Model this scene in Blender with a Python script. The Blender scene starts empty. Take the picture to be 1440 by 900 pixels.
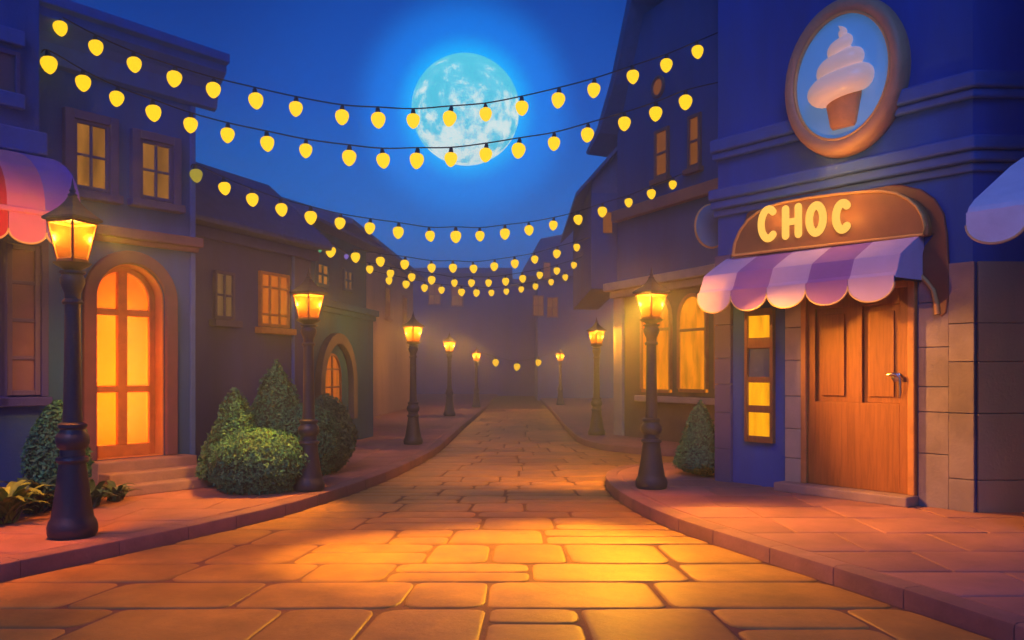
import bpy, math, random
from mathutils import Vector, Matrix
random.seed(11)
R = math.radians
S = bpy.context.scene
COL = S.collection

# ------------------------------------------------------------------ camera
F, VX, VY, EYE = 1200.0, 727.0, 525.0, 1.8          # focal length and vanishing point in photo pixels, eye height
cam = bpy.data.cameras.new('camera'); camo = bpy.data.objects.new('camera', cam); COL.objects.link(camo)
cam.lens, cam.sensor_width = 30.0, 36.0
cam.shift_x, cam.shift_y = -7/1440, 75/1440
cam.clip_start, cam.clip_end = 0.1, 3000
camo.location = (0, 0, EYE); camo.rotation_euler = (R(90), 0, 0)
S.camera = camo

# ------------------------------------------------------------------ world, added blue fill, exposure
MOON = Vector(((655-VX)/F, 1.0, (VY-155)/F)).normalized()
W = bpy.data.worlds.new('World'); S.world = W; W.use_nodes = True
wt = W.node_tree; wt.nodes.clear()
def wn(t, **k):
    n = wt.nodes.new(t)
    for a, b in k.items(): setattr(n, a, b)
    return n
wl = wt.links.new
tc = wn('ShaderNodeTexCoord')
nrm = wn('ShaderNodeVectorMath', operation='NORMALIZE'); wl(tc.outputs['Generated'], nrm.inputs[0])
sep = wn('ShaderNodeSeparateXYZ'); wl(nrm.outputs[0], sep.inputs[0])
ramp = wn('ShaderNodeValToRGB'); wl(sep.outputs['Z'], ramp.inputs[0])
cr = ramp.color_ramp
cr.elements[0].position = 0.0; cr.elements[0].color = (0.001, 0.15, 0.50, 1)
cr.elements[1].position = 0.45; cr.elements[1].color = (0.0008, 0.014, 0.16, 1)
e = cr.elements.new(0.16); e.color = (0.0005, 0.17, 0.62, 1)
e = cr.elements.new(0.30); e.color = (0.0005, 0.058, 0.36, 1)
dot = wn('ShaderNodeVectorMath', operation='DOT_PRODUCT'); dot.inputs[1].default_value = MOON
wl(nrm.outputs[0], dot.inputs[0])
ac = wn('ShaderNodeMath', operation='ARCCOSINE'); wl(dot.outputs['Value'], ac.inputs[0])
au = wn('ShaderNodeValToRGB'); wl(ac.outputs[0], au.inputs[0])       # aureole of the moon in thin air
a_ = au.color_ramp; a_.interpolation = 'EASE'
a_.elements[0].position = 0.055; a_.elements[0].color = (0.002, 0.50, 0.95, 1)
a_.elements[1].position = 0.30; a_.elements[1].color = (0, 0, 0, 1)
e = a_.elements.new(0.085); e.color = (0.001, 0.17, 0.60, 1)
e = a_.elements.new(0.135); e.color = (0.0, 0.028, 0.15, 1)
sky = wn('ShaderNodeTexSky', sky_type='NISHITA'); sky.sun_disc = False
sky.sun_elevation = R(17.0); sky.sun_rotation = math.atan2(MOON.x, MOON.y)
skt = wn('ShaderNodeMix', data_type='RGBA', blend_type='MULTIPLY'); skt.inputs[0].default_value = 1
wl(sky.outputs[0], skt.inputs[6]); skt.inputs[7].default_value = (0.002, 0.006, 0.02, 1)
ad = wn('ShaderNodeMix', data_type='RGBA', blend_type='ADD'); ad.inputs[0].default_value = 1
wl(ramp.outputs[0], ad.inputs[6]); wl(au.outputs[0], ad.inputs[7])
ad2 = wn('ShaderNodeMix', data_type='RGBA', blend_type='ADD'); ad2.inputs[0].default_value = 0.1
wl(ad.outputs[2], ad2.inputs[6]); wl(skt.outputs[2], ad2.inputs[7])
bg = wn('ShaderNodeBackground'); bg.inputs[1].default_value = 1.15; wl(ad2.outputs[2], bg.inputs[0])
wo = wn('ShaderNodeOutputWorld'); wl(bg.outputs[0], wo.inputs[0])

sun = bpy.data.lights.new('blue_fill_light', 'SUN'); sun.energy = 1.15; sun.angle = R(25); sun.color = (0.18, 0.33, 1.0)
suno = bpy.data.objects.new('blue_fill_light', sun); COL.objects.link(suno)
suno.rotation_euler = (R(52), 0, R(-8))             # added soft blue fill from behind the camera, lights the facades

S.view_settings.view_transform = 'Standard'; S.view_settings.look = 'None'
S.view_settings.exposure = 0.0; S.view_settings.gamma = 1.0
S.render.engine = 'CYCLES'
cy = S.cycles
cy.use_denoising = True; cy.denoiser = 'OPENIMAGEDENOISE'
cy.max_bounces = 5; cy.diffuse_bounces = 3; cy.glossy_bounces = 2; cy.transparent_max_bounces = 8
cy.transmission_bounces = 3; cy.volume_bounces = 0
cy.caustics_reflective = False; cy.caustics_refractive = False
cy.sample_clamp_indirect = 3.0
cy.use_adaptive_sampling = False

LAMP_W = 650.0                                      # watts of one street lamp
LAMP_COL = (1.0, 0.34, 0.018)

# ------------------------------------------------------------------ helpers
def at(px, py, d): return Vector(((px-VX)/F*d, d, EYE+(VY-py)/F*d))

def tag(o, label=None, cat=None, group=None, kind=None):
    if label: o['label'] = label
    if cat: o['category'] = cat
    if group: o['group'] = group
    if kind: o['kind'] = kind
    return o

def empty(name, loc, rz=0.0, sc=1.0):
    o = bpy.data.objects.new(name, None); COL.objects.link(o)
    o.location = loc; o.rotation_euler = (0, 0, rz); o.scale = (sc, sc, sc); o.empty_display_size = .2
    return o

class MB:
    def __init__(s): s.v, s.f, s.c = [], [], []; s.tone = 0.5
    def add(s, vs, fs):
        b = len(s.v); s.v += [tuple(p) for p in vs]
        for q in fs: s.f.append(tuple(b+i for i in q)); s.c.append(s.tone)
    def box(s, x0, x1, y0, y1, z0, z1):
        s.add([(x0,y0,z0),(x1,y0,z0),(x1,y1,z0),(x0,y1,z0),(x0,y0,z1),(x1,y0,z1),(x1,y1,z1),(x0,y1,z1)],
              [(0,3,2,1),(4,5,6,7),(0,1,5,4),(1,2,6,5),(2,3,7,6),(3,0,4,7)])
        return s
    def prism(s, poly, m):
        """poly: 2-D points, anticlockwise; m(a, b, t): maps to 3-D, t = 0 front, 1 back"""
        n = len(poly)
        vs = [m(a, b, 0) for a, b in poly]+[m(a, b, 1) for a, b in poly]
        s.add(vs, [tuple(range(n)), tuple(range(2*n-1, n-1, -1))]+[((i+1) % n, i, n+i, n+(i+1) % n) for i in range(n)])
        return s
    def wallpoly(s, poly, y0, y1): return s.prism(poly, lambda a, b, t: (a, y0 if t == 0 else y1, b))
    def vert(s, poly, z0, z1): return s.prism(poly, lambda a, b, t: (a, b, z1 if t == 0 else z0))
    def along(s, poly, x0, x1): return s.prism(poly, lambda a, b, t: (x0 if t == 0 else x1, a, b))
    def lathe(s, prof, n=24, c=(0, 0, 0), rot=0.0, sy=1.0):
        vs, fs = [], []
        for r, z in prof:
            for k in range(n):
                a = 2*math.pi*k/n+rot
                vs.append((c[0]+r*math.cos(a), c[1]+r*sy*math.sin(a), c[2]+z))
        m = len(prof)
        for i in range(m-1):
            for k in range(n):
                k2 = (k+1) % n
                fs.append((i*n+k, i*n+k2, (i+1)*n+k2, (i+1)*n+k))
        fs.append(tuple(range(n-1, -1, -1))); fs.append(tuple((m-1)*n+k for k in range(n)))
        s.add(vs, fs); return s
    def tube(s, path, r, n=8, cap=True):
        path = [Vector(p) for p in path]
        rs = r if isinstance(r, (list, tuple)) else [r]*len(path)
        vs, fs = [], []
        up = None
        for i, p in enumerate(path):
            d = (path[min(i+1, len(path)-1)]-path[max(i-1, 0)]).normalized()
            if up is None:
                up = Vector((0, 0, 1)) if abs(d.z) < .9 else Vector((0, 1, 0))
            x = d.cross(up)
            if x.length < 1e-4: x = d.cross(Vector((1, 0, 0)))
            x.normalize(); y = x.cross(d).normalized(); up = y
            for k in range(n):
                a = 2*math.pi*k/n
                vs.append(p+x*(rs[i]*math.cos(a))+y*(rs[i]*math.sin(a)))
        for i in range(len(path)-1):
            for k in range(n):
                k2 = (k+1) % n
                fs.append((i*n+k, i*n+k2, (i+1)*n+k2, (i+1)*n+k))
        if cap:
            fs.append(tuple(range(n-1, -1, -1))); fs.append(tuple((len(path)-1)*n+k for k in range(n)))
        s.add(vs, fs); return s
    def build(s, name, mat, parent=None, bevel=0.0, smooth=None, seg=2):
        me = bpy.data.meshes.new(name); me.from_pydata(s.v, [], s.f); me.update()
        me.materials.append(mat)
        at_ = me.attributes.new('tone', 'FLOAT', 'FACE')
        at_.data.foreach_set('value', s.c)
        import bmesh
        b = bmesh.new(); b.from_mesh(me); bmesh.ops.recalc_face_normals(b, faces=b.faces); b.to_mesh(me); b.free()
        if smooth is not None:
            for p in me.polygons: p.use_smooth = True
            me.set_sharp_from_angle(angle=R(smooth))
        o = bpy.data.objects.new(name, me); COL.objects.link(o)
        if parent: o.parent = parent
        if bevel:
            m = o.modifiers.new('edge', 'BEVEL'); m.width = bevel; m.segments = seg; m.limit_method = 'ANGLE'; m.angle_limit = R(40)
            m.harden_normals = False
        return o

def copy_tree(o, parent=None):
    c = o.copy(); COL.objects.link(c)
    if parent: c.parent = parent
    for ch in list(o.children): copy_tree(ch, c)
    return c

class Fac:
    """a facade plane through O along u; local x runs along it, local -y points out to the street"""
    def __init__(s, O, u):
        u = Vector(u).normalized(); s.u = u; s.O = Vector(O); s.n = Vector((u.y, -u.x)); s.rz = math.atan2(u.y, u.x)
    def hit(s, px, py, off=0.0):
        rx = (px-VX)/F
        t = (s.O.dot(s.n)+off)/(rx*s.n.x+s.n.y)
        return (Vector((rx*t, t))-s.O).dot(s.u), EYE+(VY-py)/F*t
    def rect(s, x0, x1, y0, y1, off=0.0):
        """pixel box -> s0, s1, z0, z1 (y0 is the upper edge), taken at its middle"""
        a, _ = s.hit(x0, y0, off); b, _ = s.hit(x1, y0, off); m = (x0+x1)/2
        return a, b, s.hit(m, y1, off)[1], s.hit(m, y0, off)[1]
    def loc(s, p):                                    # world x, y -> local x, y
        v = Vector((p[0], p[1]))-s.O
        return v.dot(s.u), -v.dot(s.n)
    def root(s, name, z=0.0): return empty(name, (s.O.x, s.O.y, z), s.rz)

# ------------------------------------------------------------------ materials
MATS = {}
def mat_base(name):
    m = bpy.data.materials.new(name); m.use_nodes = True
    t = m.node_tree; t.nodes.clear()
    out = t.nodes.new('ShaderNodeOutputMaterial')
    return m, t, out
def surface(name, col, rough=.8, var=.25, scale=3.0, bump=.15, bscale=40, dirt=None, metal=0.0, tone=0.0, coat=0.0, streak=False, bdist=.02):
    """plain procedural surface: mottled colour, fine bump; 'tone' spreads colour per face"""
    m, t, out = mat_base(name)
    N, L = t.nodes.new, t.links.new
    p = N('ShaderNodeBsdfPrincipled'); L(p.outputs[0], out.inputs[0])
    tcn = N('ShaderNodeTexCoord')
    no = N('ShaderNodeTexNoise'); no.inputs['Scale'].default_value = scale; no.inputs['Detail'].default_value = 6; no.inputs['Roughness'].default_value = .65
    if streak:
        mp = N('ShaderNodeMapping'); mp.inputs['Scale'].default_value = (1, 1, .22); L(tcn.outputs['Object'], mp.inputs[0]); L(mp.outputs[0], no.inputs[0])
    else: L(tcn.outputs['Object'], no.inputs[0])
    rp = N('ShaderNodeValToRGB'); L(no.outputs[0], rp.inputs[0])
    d = dirt or tuple(c*(1-var) for c in col); b = tuple(min(1, c*(1+var*.5)) for c in col)
    rp.color_ramp.elements[0].position = .3; rp.color_ramp.elements[0].color = (*d, 1)
    rp.color_ramp.elements[1].position = .72; rp.color_ramp.elements[1].color = (*b, 1)
    src = rp.outputs[0]
    if tone:
        a = N('ShaderNodeAttribute'); a.attribute_name = 'tone'
        mr = N('ShaderNodeMapRange'); mr.inputs[3].default_value = 1-tone; mr.inputs[4].default_value = 1+tone; L(a.outputs['Fac'], mr.inputs[0])
        mx = N('ShaderNodeVectorMath'); mx.operation = 'SCALE'; L(src, mx.inputs[0]); L(mr.outputs[0], mx.inputs['Scale'])
        src = mx.outputs[0]
    L(src, p.inputs['Base Color'])
    rr = N('ShaderNodeMapRange'); rr.inputs[3].default_value = max(.05, rough-.12); rr.inputs[4].default_value = min(1, rough+.12); L(no.outputs[0], rr.inputs[0])
    L(rr.outputs[0], p.inputs['Roughness']); p.inputs['Metallic'].default_value = metal
    p.inputs['Coat Weight'].default_value = coat
    if bump:
        n2 = N('ShaderNodeTexNoise'); n2.inputs['Scale'].default_value = bscale; n2.inputs['Detail'].default_value = 5; L(tcn.outputs['Object'], n2.inputs[0])
        bp = N('ShaderNodeBump'); bp.inputs['Strength'].default_value = bump; bp.inputs['Distance'].default_value = bdist
        L(n2.outputs[0], bp.inputs['Height']); L(bp.outputs[0], p.inputs['Normal'])
    MATS[name] = m; return m
def glow(name, col, st, curtain=0.0, fold=14.0):
    """something that gives off light; 'curtain' modulates it like folded cloth behind the pane"""
    m, t, out = mat_base(name); N, L = t.nodes.new, t.links.new
    em = N('ShaderNodeEmission'); em.inputs[0].default_value = (*col, 1); em.inputs[1].default_value = st
    if curtain:
        tcn = N('ShaderNodeTexCoord')
        w = N('ShaderNodeTexNoise'); w.inputs['Scale'].default_value = 1.0; w.inputs['Detail'].default_value = 3
        mp = N('ShaderNodeMapping'); mp.inputs['Scale'].default_value = (fold, fold, 1.1); L(tcn.outputs['Object'], mp.inputs[0]); L(mp.outputs[0], w.inputs[0])
        mr = N('ShaderNodeMapRange'); mr.inputs[1].default_value = .3; mr.inputs[2].default_value = .7
        mr.inputs[3].default_value = st*(1-curtain); mr.inputs[4].default_value = st*(1+curtain*.6); L(w.outputs[0], mr.inputs[0]); L(mr.outputs[0], em.inputs[1])
    L(em.outputs[0], out.inputs[0]); MATS[name] = m; return m
def frosted(name, col, k, clear):
    """frosted pane lit by the lamp behind it: part of the light goes straight through, the rest scatters"""
    m, t, out = mat_base(name); N, L = t.nodes.new, t.links.new
    tr = N('ShaderNodeBsdfTranslucent'); tr.inputs[0].default_value = (*[c*k for c in col], 1)
    cl = N('ShaderNodeBsdfTransparent'); mx = N('ShaderNodeMixShader'); mx.inputs[0].default_value = clear
    L(tr.outputs[0], mx.inputs[1]); L(cl.outputs[0], mx.inputs[2])
    gl = N('ShaderNodeBsdfGlossy'); gl.inputs['Roughness'].default_value = .25; gl.inputs[0].default_value = (.8, .8, .8, 1)
    m2 = N('ShaderNodeMixShader'); m2.inputs[0].default_value = .04; L(mx.outputs[0], m2.inputs[1]); L(gl.outputs[0], m2.inputs[2])
    L(m2.outputs[0], out.inputs[0]); MATS[name] = m; return m

BLUE = surface('blue_plaster', (.016, .10, .42), .85, .4, 1.2, .25, 30, streak=True)
BLUE2 = surface('deep_blue_plaster', (.006, .085, .46), .85, .35, 1.0, .2, 30, streak=True)
SLATE = surface('slate_purple_plaster', (.040, .055, .30), .88, .4, 1.1, .25, 30, streak=True)
TEAL = surface('teal_plaster', (.006, .11, .32), .88, .4, 1.1, .25, 30, streak=True)
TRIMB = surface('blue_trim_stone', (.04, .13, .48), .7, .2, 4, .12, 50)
TRIMP = surface('mauve_trim_stone', (.15, .075, .13), .75, .25, 4, .15, 50)
ROOF = surface('blue_slate_roof', (.07, .10, .24), .7, .35, 5, .3, 14)
TAN = surface('tan_plaster', (.42, .33, .24), .88, .2, 1.2, .2, 30, streak=True)
STONEC = surface('pale_corner_stone', (.46, .40, .30), .85, .2, 3, .2, 35)
FRAMEP = surface('purple_window_frame', (.075, .075, .22), .6, .2, 6, .05, 50)
WOODF = surface('orange_brown_door_frame', (.55, .24, .07), .6, .25, 6, .1, 50)
BROWN = surface('chocolate_brown_board', (.40, .17, .055), .55, .2, 3, .06, 40)
BROWND = surface('dark_chocolate_trim', (.22, .075, .035), .5, .2, 3, .06, 40)
GOLD = surface('golden_edge_paint', (.80, .45, .12), .45, .15, 5, .04, 60)
METAL = surface('dark_iron_paint', (.022, .026, .050), .42, .3, 8, .12, 60)
METALW = surface('worn_iron_base', (.036, .030, .042), .5, .3, 8, .15, 50)
STONE = surface('paving_stone', (.54, .27, .045), .55, .34, 2.2, .3, 22, tone=.26, bdist=.012)
MORTAR = surface('paving_joint', (.27, .12, .045), .95, .3, 6, .4, 30)
SLAB = surface('sidewalk_slab', (.40, .18, .13), .75, .28, 1.8, .3, 26, tone=.16, bdist=.012)
KERB = surface('kerb_stone', (.34, .16, .12), .75, .3, 2.5, .3, 26, tone=.14)
STEP = surface('step_stone', (.36, .25, .21), .75, .25, 3, .3, 26)
LEAFM = surface('topiary_leaf', (.05, .25, .12), .6, .3, 9, 0, tone=.5)
LEAFD = surface('dark_leaf', (.05, .14, .07), .6, .3, 9, 0, tone=.5)
LEAFF = surface('fresh_green_leaf', (.24, .38, .05), .5, .25, 9, 0, tone=.35)
BARK = surface('shrub_stem', (.10, .065, .04), .9, .3, 12, .4, 40)
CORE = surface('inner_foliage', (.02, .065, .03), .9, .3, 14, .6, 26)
WIRE = surface('black_cable', (.006, .006, .008), .6, .1, 5, 0)
CHROME = surface('brushed_handle_metal', (.75, .70, .62), .22, .1, 6, .02, 80, metal=1.0)
LAV = surface('lavender_cloth', (.64, .50, .78), .8, .1, 4, .1, 120)
PALE = surface('pale_lilac_cloth', (.90, .84, .95), .8, .1, 4, .1, 120)
PURP = surface('violet_cloth', (.34, .16, .52), .8, .1, 4, .1, 120)
PINK = surface('pink_cloth', (.78, .22, .36), .8, .1, 4, .1, 120)
REDC = surface('red_cloth', (.62, .03, .05), .8, .12, 4, .1, 120)
HEM = surface('pale_yellow_hem', (.85, .62, .25), .75, .1, 5, .05, 90)
SKYB = surface('sky_blue_enamel', (.20, .42, .78), .4, .08, 3, .03, 60, coat=.3)
CREAM = surface('pink_cream_ice', (.86, .56, .56), .45, .06, 3, .04, 30, coat=.2)
WAFER = surface('wafer_cup', (.72, .33, .12), .6, .2, 8, .2, 40)
RIM = surface('terracotta_rim', (.58, .32, .16), .5, .2, 4, .05, 50)
DULL = surface('unlit_grey_glass', (.16, .11, .15), .35, .2, 3, .02, 30)
NAVYG = surface('unlit_blue_glass', (.06, .12, .24), .25, .3, 5, .02, 30)

def add_glow(name, col, em, st):
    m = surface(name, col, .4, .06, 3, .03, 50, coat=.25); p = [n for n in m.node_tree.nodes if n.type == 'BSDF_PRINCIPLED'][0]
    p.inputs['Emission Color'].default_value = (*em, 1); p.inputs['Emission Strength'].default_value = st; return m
SKYB = add_glow('added_glow_blue_face', (.20, .42, .78), (.06, .30, .66), .34)  # weak glow added to the face to brighten the sign
CREAM = add_glow('added_glow_pink_cream', (.86, .56, .56), (1.0, .66, .48), .32)  # same added glow on the ice cream relief

# wooden door: grain along z
def wood(name, c0, c1):
    m, t, out = mat_base(name); N, L = t.nodes.new, t.links.new
    p = N('ShaderNodeBsdfPrincipled'); L(p.outputs[0], out.inputs[0]); p.inputs['Roughness'].default_value = .5
    tcn = N('ShaderNodeTexCoord'); mp = N('ShaderNodeMapping'); mp.inputs['Scale'].default_value = (16, 16, 1.1); L(tcn.outputs['Object'], mp.inputs[0])
    no = N('ShaderNodeTexNoise'); no.inputs['Scale'].default_value = 1.6; no.inputs['Detail'].default_value = 7; no.inputs['Distortion'].default_value = .6; L(mp.outputs[0], no.inputs[0])
    rp = N('ShaderNodeValToRGB'); L(no.outputs[0], rp.inputs[0])
    rp.color_ramp.elements[0].position = .3; rp.color_ramp.elements[0].color = (*c0, 1); rp.color_ramp.elements[1].position = .7; rp.color_ramp.elements[1].color = (*c1, 1)
    L(rp.outputs[0], p.inputs['Base Color'])
    bp = N('ShaderNodeBump'); bp.inputs['Strength'].default_value = .15; bp.inputs['Distance'].default_value = .01; L(no.outputs[0], bp.inputs['Height']); L(bp.outputs[0], p.inputs['Normal'])
    MATS[name] = m; return m
WOOD = wood('door_wood', (.23, .072, .018), (.37, .135, .036))
WOODD = wood('dark_frame_wood', (.19, .075, .04), (.30, .12, .05))

BULB = glow('bulb_glow', (1.0, .57, .008), 1.5)
BULBD = glow('weak_bulb_glow', (.42, .33, .03), 1.0)
BULBG = glow('green_bulb_glow', (.10, .62, .25), .8)
BULBV = glow('violet_bulb_glow', (.35, .22, .9), .6)
WINL = glow('lit_window_dim', (.52, .20, .03), .62, .5, 4)
WINO = glow('lit_window_orange', (.78, .16, .012), .75, .25, 5)
WINY = glow('lit_window_yellow', (1.0, .27, .006), 1.0, .45, 4)
WINB = glow('lit_square_pane', (1.0, .37, .006), 1.4, .4, 5)
WINF = glow('lit_window_far', (.60, .17, .015), .42, .2, 5)
WINP = glow('faint_curtained_window', (.34, .17, .08), .45, .4, 7)
LETTER = glow('backlit_letter', (1.0, .52, .09), 1.35)
PANE = frosted('frosted_lantern_glass', (1.0, .40, .016), .0092, .2)
DOORG = frosted('frosted_door_glass', (1.0, .28, .012), .28, .25)

def moon_mat():
    m, t, out = mat_base('moon_surface'); N, L = t.nodes.new, t.links.new
    tcn = N('ShaderNodeTexCoord')
    n1 = N('ShaderNodeTexNoise'); n1.inputs['Scale'].default_value = .085; n1.inputs['Detail'].default_value = 5; n1.inputs['Roughness'].default_value = .62; n1.inputs['Distortion'].default_value = .1
    mp = N('ShaderNodeMapping'); mp.inputs['Location'].default_value = (7.3, 2.2, 4.4); L(tcn.outputs['Object'], mp.inputs[0]); L(mp.outputs[0], n1.inputs[0])
    n2 = N('ShaderNodeTexNoise'); n2.inputs['Scale'].default_value = .3; n2.inputs['Detail'].default_value = 7; n2.inputs['Roughness'].default_value = .7; L(tcn.outputs['Object'], n2.inputs[0])
    sp = N('ShaderNodeSeparateXYZ'); L(tcn.outputs['Object'], sp.inputs[0])
    # maria lie mostly on the upper half of the disc
    ma = N('ShaderNodeMath'); ma.operation = 'MULTIPLY_ADD'; L(sp.outputs['Z'], ma.inputs[0]); ma.inputs[1].default_value = -.0052; L(n1.outputs[0], ma.inputs[2])
    mb = N('ShaderNodeMath'); mb.operation = 'MULTIPLY_ADD'; L(n2.outputs[0], mb.inputs[0]); mb.inputs[1].default_value = .26; L(ma.outputs[0], mb.inputs[2])
    rp = N('ShaderNodeValToRGB'); L(mb.outputs[0], rp.inputs[0])
    c = rp.color_ramp
    c.elements[0].position = .53; c.elements[0].color = (.10, .64, .80, 1)
    c.elements[1].position = .77; c.elements[1].color = (.80, .98, .90, 1)
    e = c.elements.new(.635); e.color = (.16, .70, .86, 1)
    em = N('ShaderNodeEmission'); em.inputs[1].default_value = 1.35; L(rp.outputs[0], em.inputs[0]); L(em.outputs[0], out.inputs[0])
    return m
MOONM = moon_mat()

# ------------------------------------------------------------------ ground, road, sidewalks
ZR = -0.16                                           # road level; the sidewalks are at 0
LK = [(3.5,-7.4),(5,-6.55),(6.5,-5.72),(8.06,-4.88),(9.39,-4.2),(10.6,-3.65),(11.93,-3.15),(13.9,-2.7),(16,-2.35),(18.8,-2.08),(21.6,-1.95),(30,-1.9),(45,-1.75),(80,-1.7)]
RK = [(3.5,4.35),(4.8,4.0),(6.07,3.6),(7.3,3.19),(8.89,2.61),(10.29,2.11),(11.3,1.84),(12.2,1.68),(13.4,1.56),(14.5,1.54),(15.4,1.62),(16.2,1.85),(16.8,2.25),(17.2,2.9),(17.4,3.8),(17.5,6),(17.5,14)]
R2K = [(19.4,14),(19.5,6),(19.7,4.6),(20.1,3.6),(20.8,2.8),(21.8,2.2),(23,1.88),(24.5,1.75),(30,1.7),(45,1.75),(80,1.7)]
def interp(tab, d):
    if d <= tab[0][0]: return tab[0][1]
    for (d0, x0), (d1, x1) in zip(tab, tab[1:]):
        if d <= d1: return x0+(x1-x0)*(d-d0)/(d1-d0)
    return tab[-1][1]
g = MB(); g.add([(-115,-12,ZR-.011),(115,-12,ZR-.011),(115,235,ZR-.011),(-115,235,ZR-.011)], [(0,1,2,3)])
tag(g.build('ground', MORTAR), kind='structure')

def smooth_pts(p, n=3):
    q = [Vector((b, a)) for a, b in p]; o = []
    for i in range(len(q)-1):
        p0, p1, p2, p3 = q[max(i-1, 0)], q[i], q[i+1], q[min(i+2, len(q)-1)]
        for k in range(n):
            t = k/n
            o.append(.5*((2*p1)+(p2-p0)*t+(2*p0-5*p1+4*p2-p3)*t*t+(3*p1-p0-3*p2+p3)*t**3))
    o.append(q[-1]); return o

def stone(mb, quad, ztop, inset, round_, dome, drop):
    """one laid stone: rounded outline, worn edge, slightly domed top"""
    q = [Vector(p) for p in quad]; c = sum(q, Vector((0, 0)))/4
    ring = []
    for i in range(4):
        p, a, b = q[i], q[i-1], q[(i+1) % 4]
        ra = min(round_*random.uniform(.5, 1.5), .42*(a-p).length); rb = min(round_*random.uniform(.5, 1.5), .42*(b-p).length)
        A = p+(a-p).normalized()*ra; B = p+(b-p).normalized()*rb
        for t in (0, .33, .67, 1): ring.append((1-t)**2*A+2*t*(1-t)*p+t*t*B)
    n = len(ring); tx, ty = random.uniform(-.006, .006), random.uniform(-.006, .006)
    def lev(off, z):
        o = []
        for p in ring:
            d = c-p; l = d.length
            s = max(.1, 1-off/l); v = c-d*s
            o.append((v.x, v.y, z+tx*(v.x-c.x)+ty*(v.y-c.y)))
        return o
    vs = lev(0, ztop-drop)+lev(inset*.35, ztop-drop*.3)+lev(inset, ztop)+lev(inset*3.2, ztop+dome)
    vs.append((c.x, c.y, ztop+dome*1.3))
    fs = []
    for r in range(3):
        for k in range(n):
            k2 = (k+1) % n; fs.append((r*n+k, r*n+k2, (r+1)*n+k2, (r+1)*n+k))
    for k in range(n): fs.append((3*n+k, 3*n+(k+1) % n, 4*n))
    mb.tone = min(1, max(0, random.gauss(.5, .22))); mb.add(vs, fs)

road = MB(); d = 3.6
xr_tab = [(a, b) for a, b in RK if a <= 14.6]+[(16,1.7),(17,2.6),(17.6,9),(19.3,9),(20,3.7),(21.5,2.3),(23,1.9),(24.5,1.75),(80,1.7)]
while d < 46:
    h = random.choice((.5, .62, .78, .9, 1.0)) if d < 20 else random.choice((.9, 1.2))
    d2 = d+h
    lane = 9 if d < 20 else 5
    off = random.uniform(0, 1)
    cuts, x = [], -0.02
    xl0, xr0 = interp(LK, (d+d2)/2)+.02, interp(xr_tab, (d+d2)/2)-.02
    cuts = [xl0]; x = xl0+random.uniform(.5, 1.6)
    while x < xr0-.5:
        cuts.append(x); x += random.uniform(.65, 1.6)
    cuts.append(xr0)
    for a, b in zip(cuts, cuts[1:]):
        def edge(v, dd):
            if v == xl0: return interp(LK, dd)+.02
            if v == xr0: return interp(xr_tab, dd)-.02
            w0, w1 = interp(LK, (d+d2)/2), xr0
            return v+(dd-(d+d2)/2)*-.05*v
        g_ = .016
        j = lambda: random.uniform(-.03, .03)
        if h > .7 and random.random() < .25:                      # two narrow stones laid one behind the other
            m = d+h*random.uniform(.4, .6)
            for (e0, e1) in ((d, m), (m, d2)):
                stone(road, [(edge(a, e0)+g_, e0+g_), (edge(b, e0)-g_, e0+g_), (edge(b, e1)-g_, e1-g_), (edge(a, e1)+g_, e1-g_)], ZR, .02, .13, .003, .014)
        else:
            stone(road, [(edge(a, d)+g_+j()*.5, d+g_+j()*.4), (edge(b, d)-g_+j()*.5, d+g_+j()*.4), (edge(b, d2)-g_+j()*.5, d2-g_+j()*.4), (edge(a, d2)+g_+j()*.5, d2-g_+j()*.4)], ZR, .02, .15, .004, .014)
    d = d2
tag(road.build('road', STONE, smooth=50), kind='structure')

def sidewalk(name, edge, outer, rows, wid):
    """slabs behind a row of kerb stones"""
    pts = smooth_pts(edge, 4)
    root = empty(name, (0, 0, 0)); tag(root, kind='structure')
    # slab bed
    poly = [(p.x, p.y) for p in pts]+outer
    m = MB(); ar = sum(a[0]*b[1]-b[0]*a[1] for a, b in zip(poly, poly[1:]+poly[:1]))
    if ar < 0: poly = poly[::-1]
    m.vert(poly, ZR-.04, -.004); m.build('paving', SLAB, root)
    # kerb stones
    k = MB(); L_, acc = 0, []
    cum = [0]
    for a, b in zip(pts, pts[1:]): cum.append(cum[-1]+(b-a).length)
    def pos(s):
        s = min(max(s, 0), cum[-1]-1e-4)
        for i in range(len(cum)-1):
            if s <= cum[i+1]:
                f = (s-cum[i])/(cum[i+1]-cum[i]); return pts[i].lerp(pts[i+1], f), (pts[i+1]-pts[i]).normalized()
    c = sum((Vector(o) for o in outer), Vector((0, 0)))/len(outer)
    s_ = 0
    while s_ < min(cum[-1], 48):
        l = random.uniform(.8, 1.1); prof = []
        st = [s_+.006+(l-.012)*q/4 for q in range(5)]
        k.tone = random.random(); vs = []
        for q in st:
            p, t = pos(q); nrm_ = Vector((-t.y, t.x))
            if nrm_.dot(c-p) < 0: nrm_ = -nrm_
            for (o, z) in ((-.012, ZR-.04), (-.012, -.035), (-.004, -.008), (.022, .006), (.19, .008), (.20, -.02)):
                w = p+nrm_*o; vs.append((w.x, w.y, z))
        fs = []
        for q in range(4):
            for z in range(5): fs.append((q*6+z, q*6+z+1, q*6+z+7, q*6+z+6))
        fs += [tuple(range(6)), tuple(range(24, 30))]
        k.add(vs, fs); s_ += l
    k.build('kerb', KERB, root, smooth=35)
    return root
sl = sidewalk('sidewalk', LK, [(-30, 80), (-30, 3.5)], 0, 0)
sr = sidewalk('sidewalk', RK, [(14, 3.5)], 0, 0)
sf = sidewalk('sidewalk', R2K, [(14, 80)], 0, 0)

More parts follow.
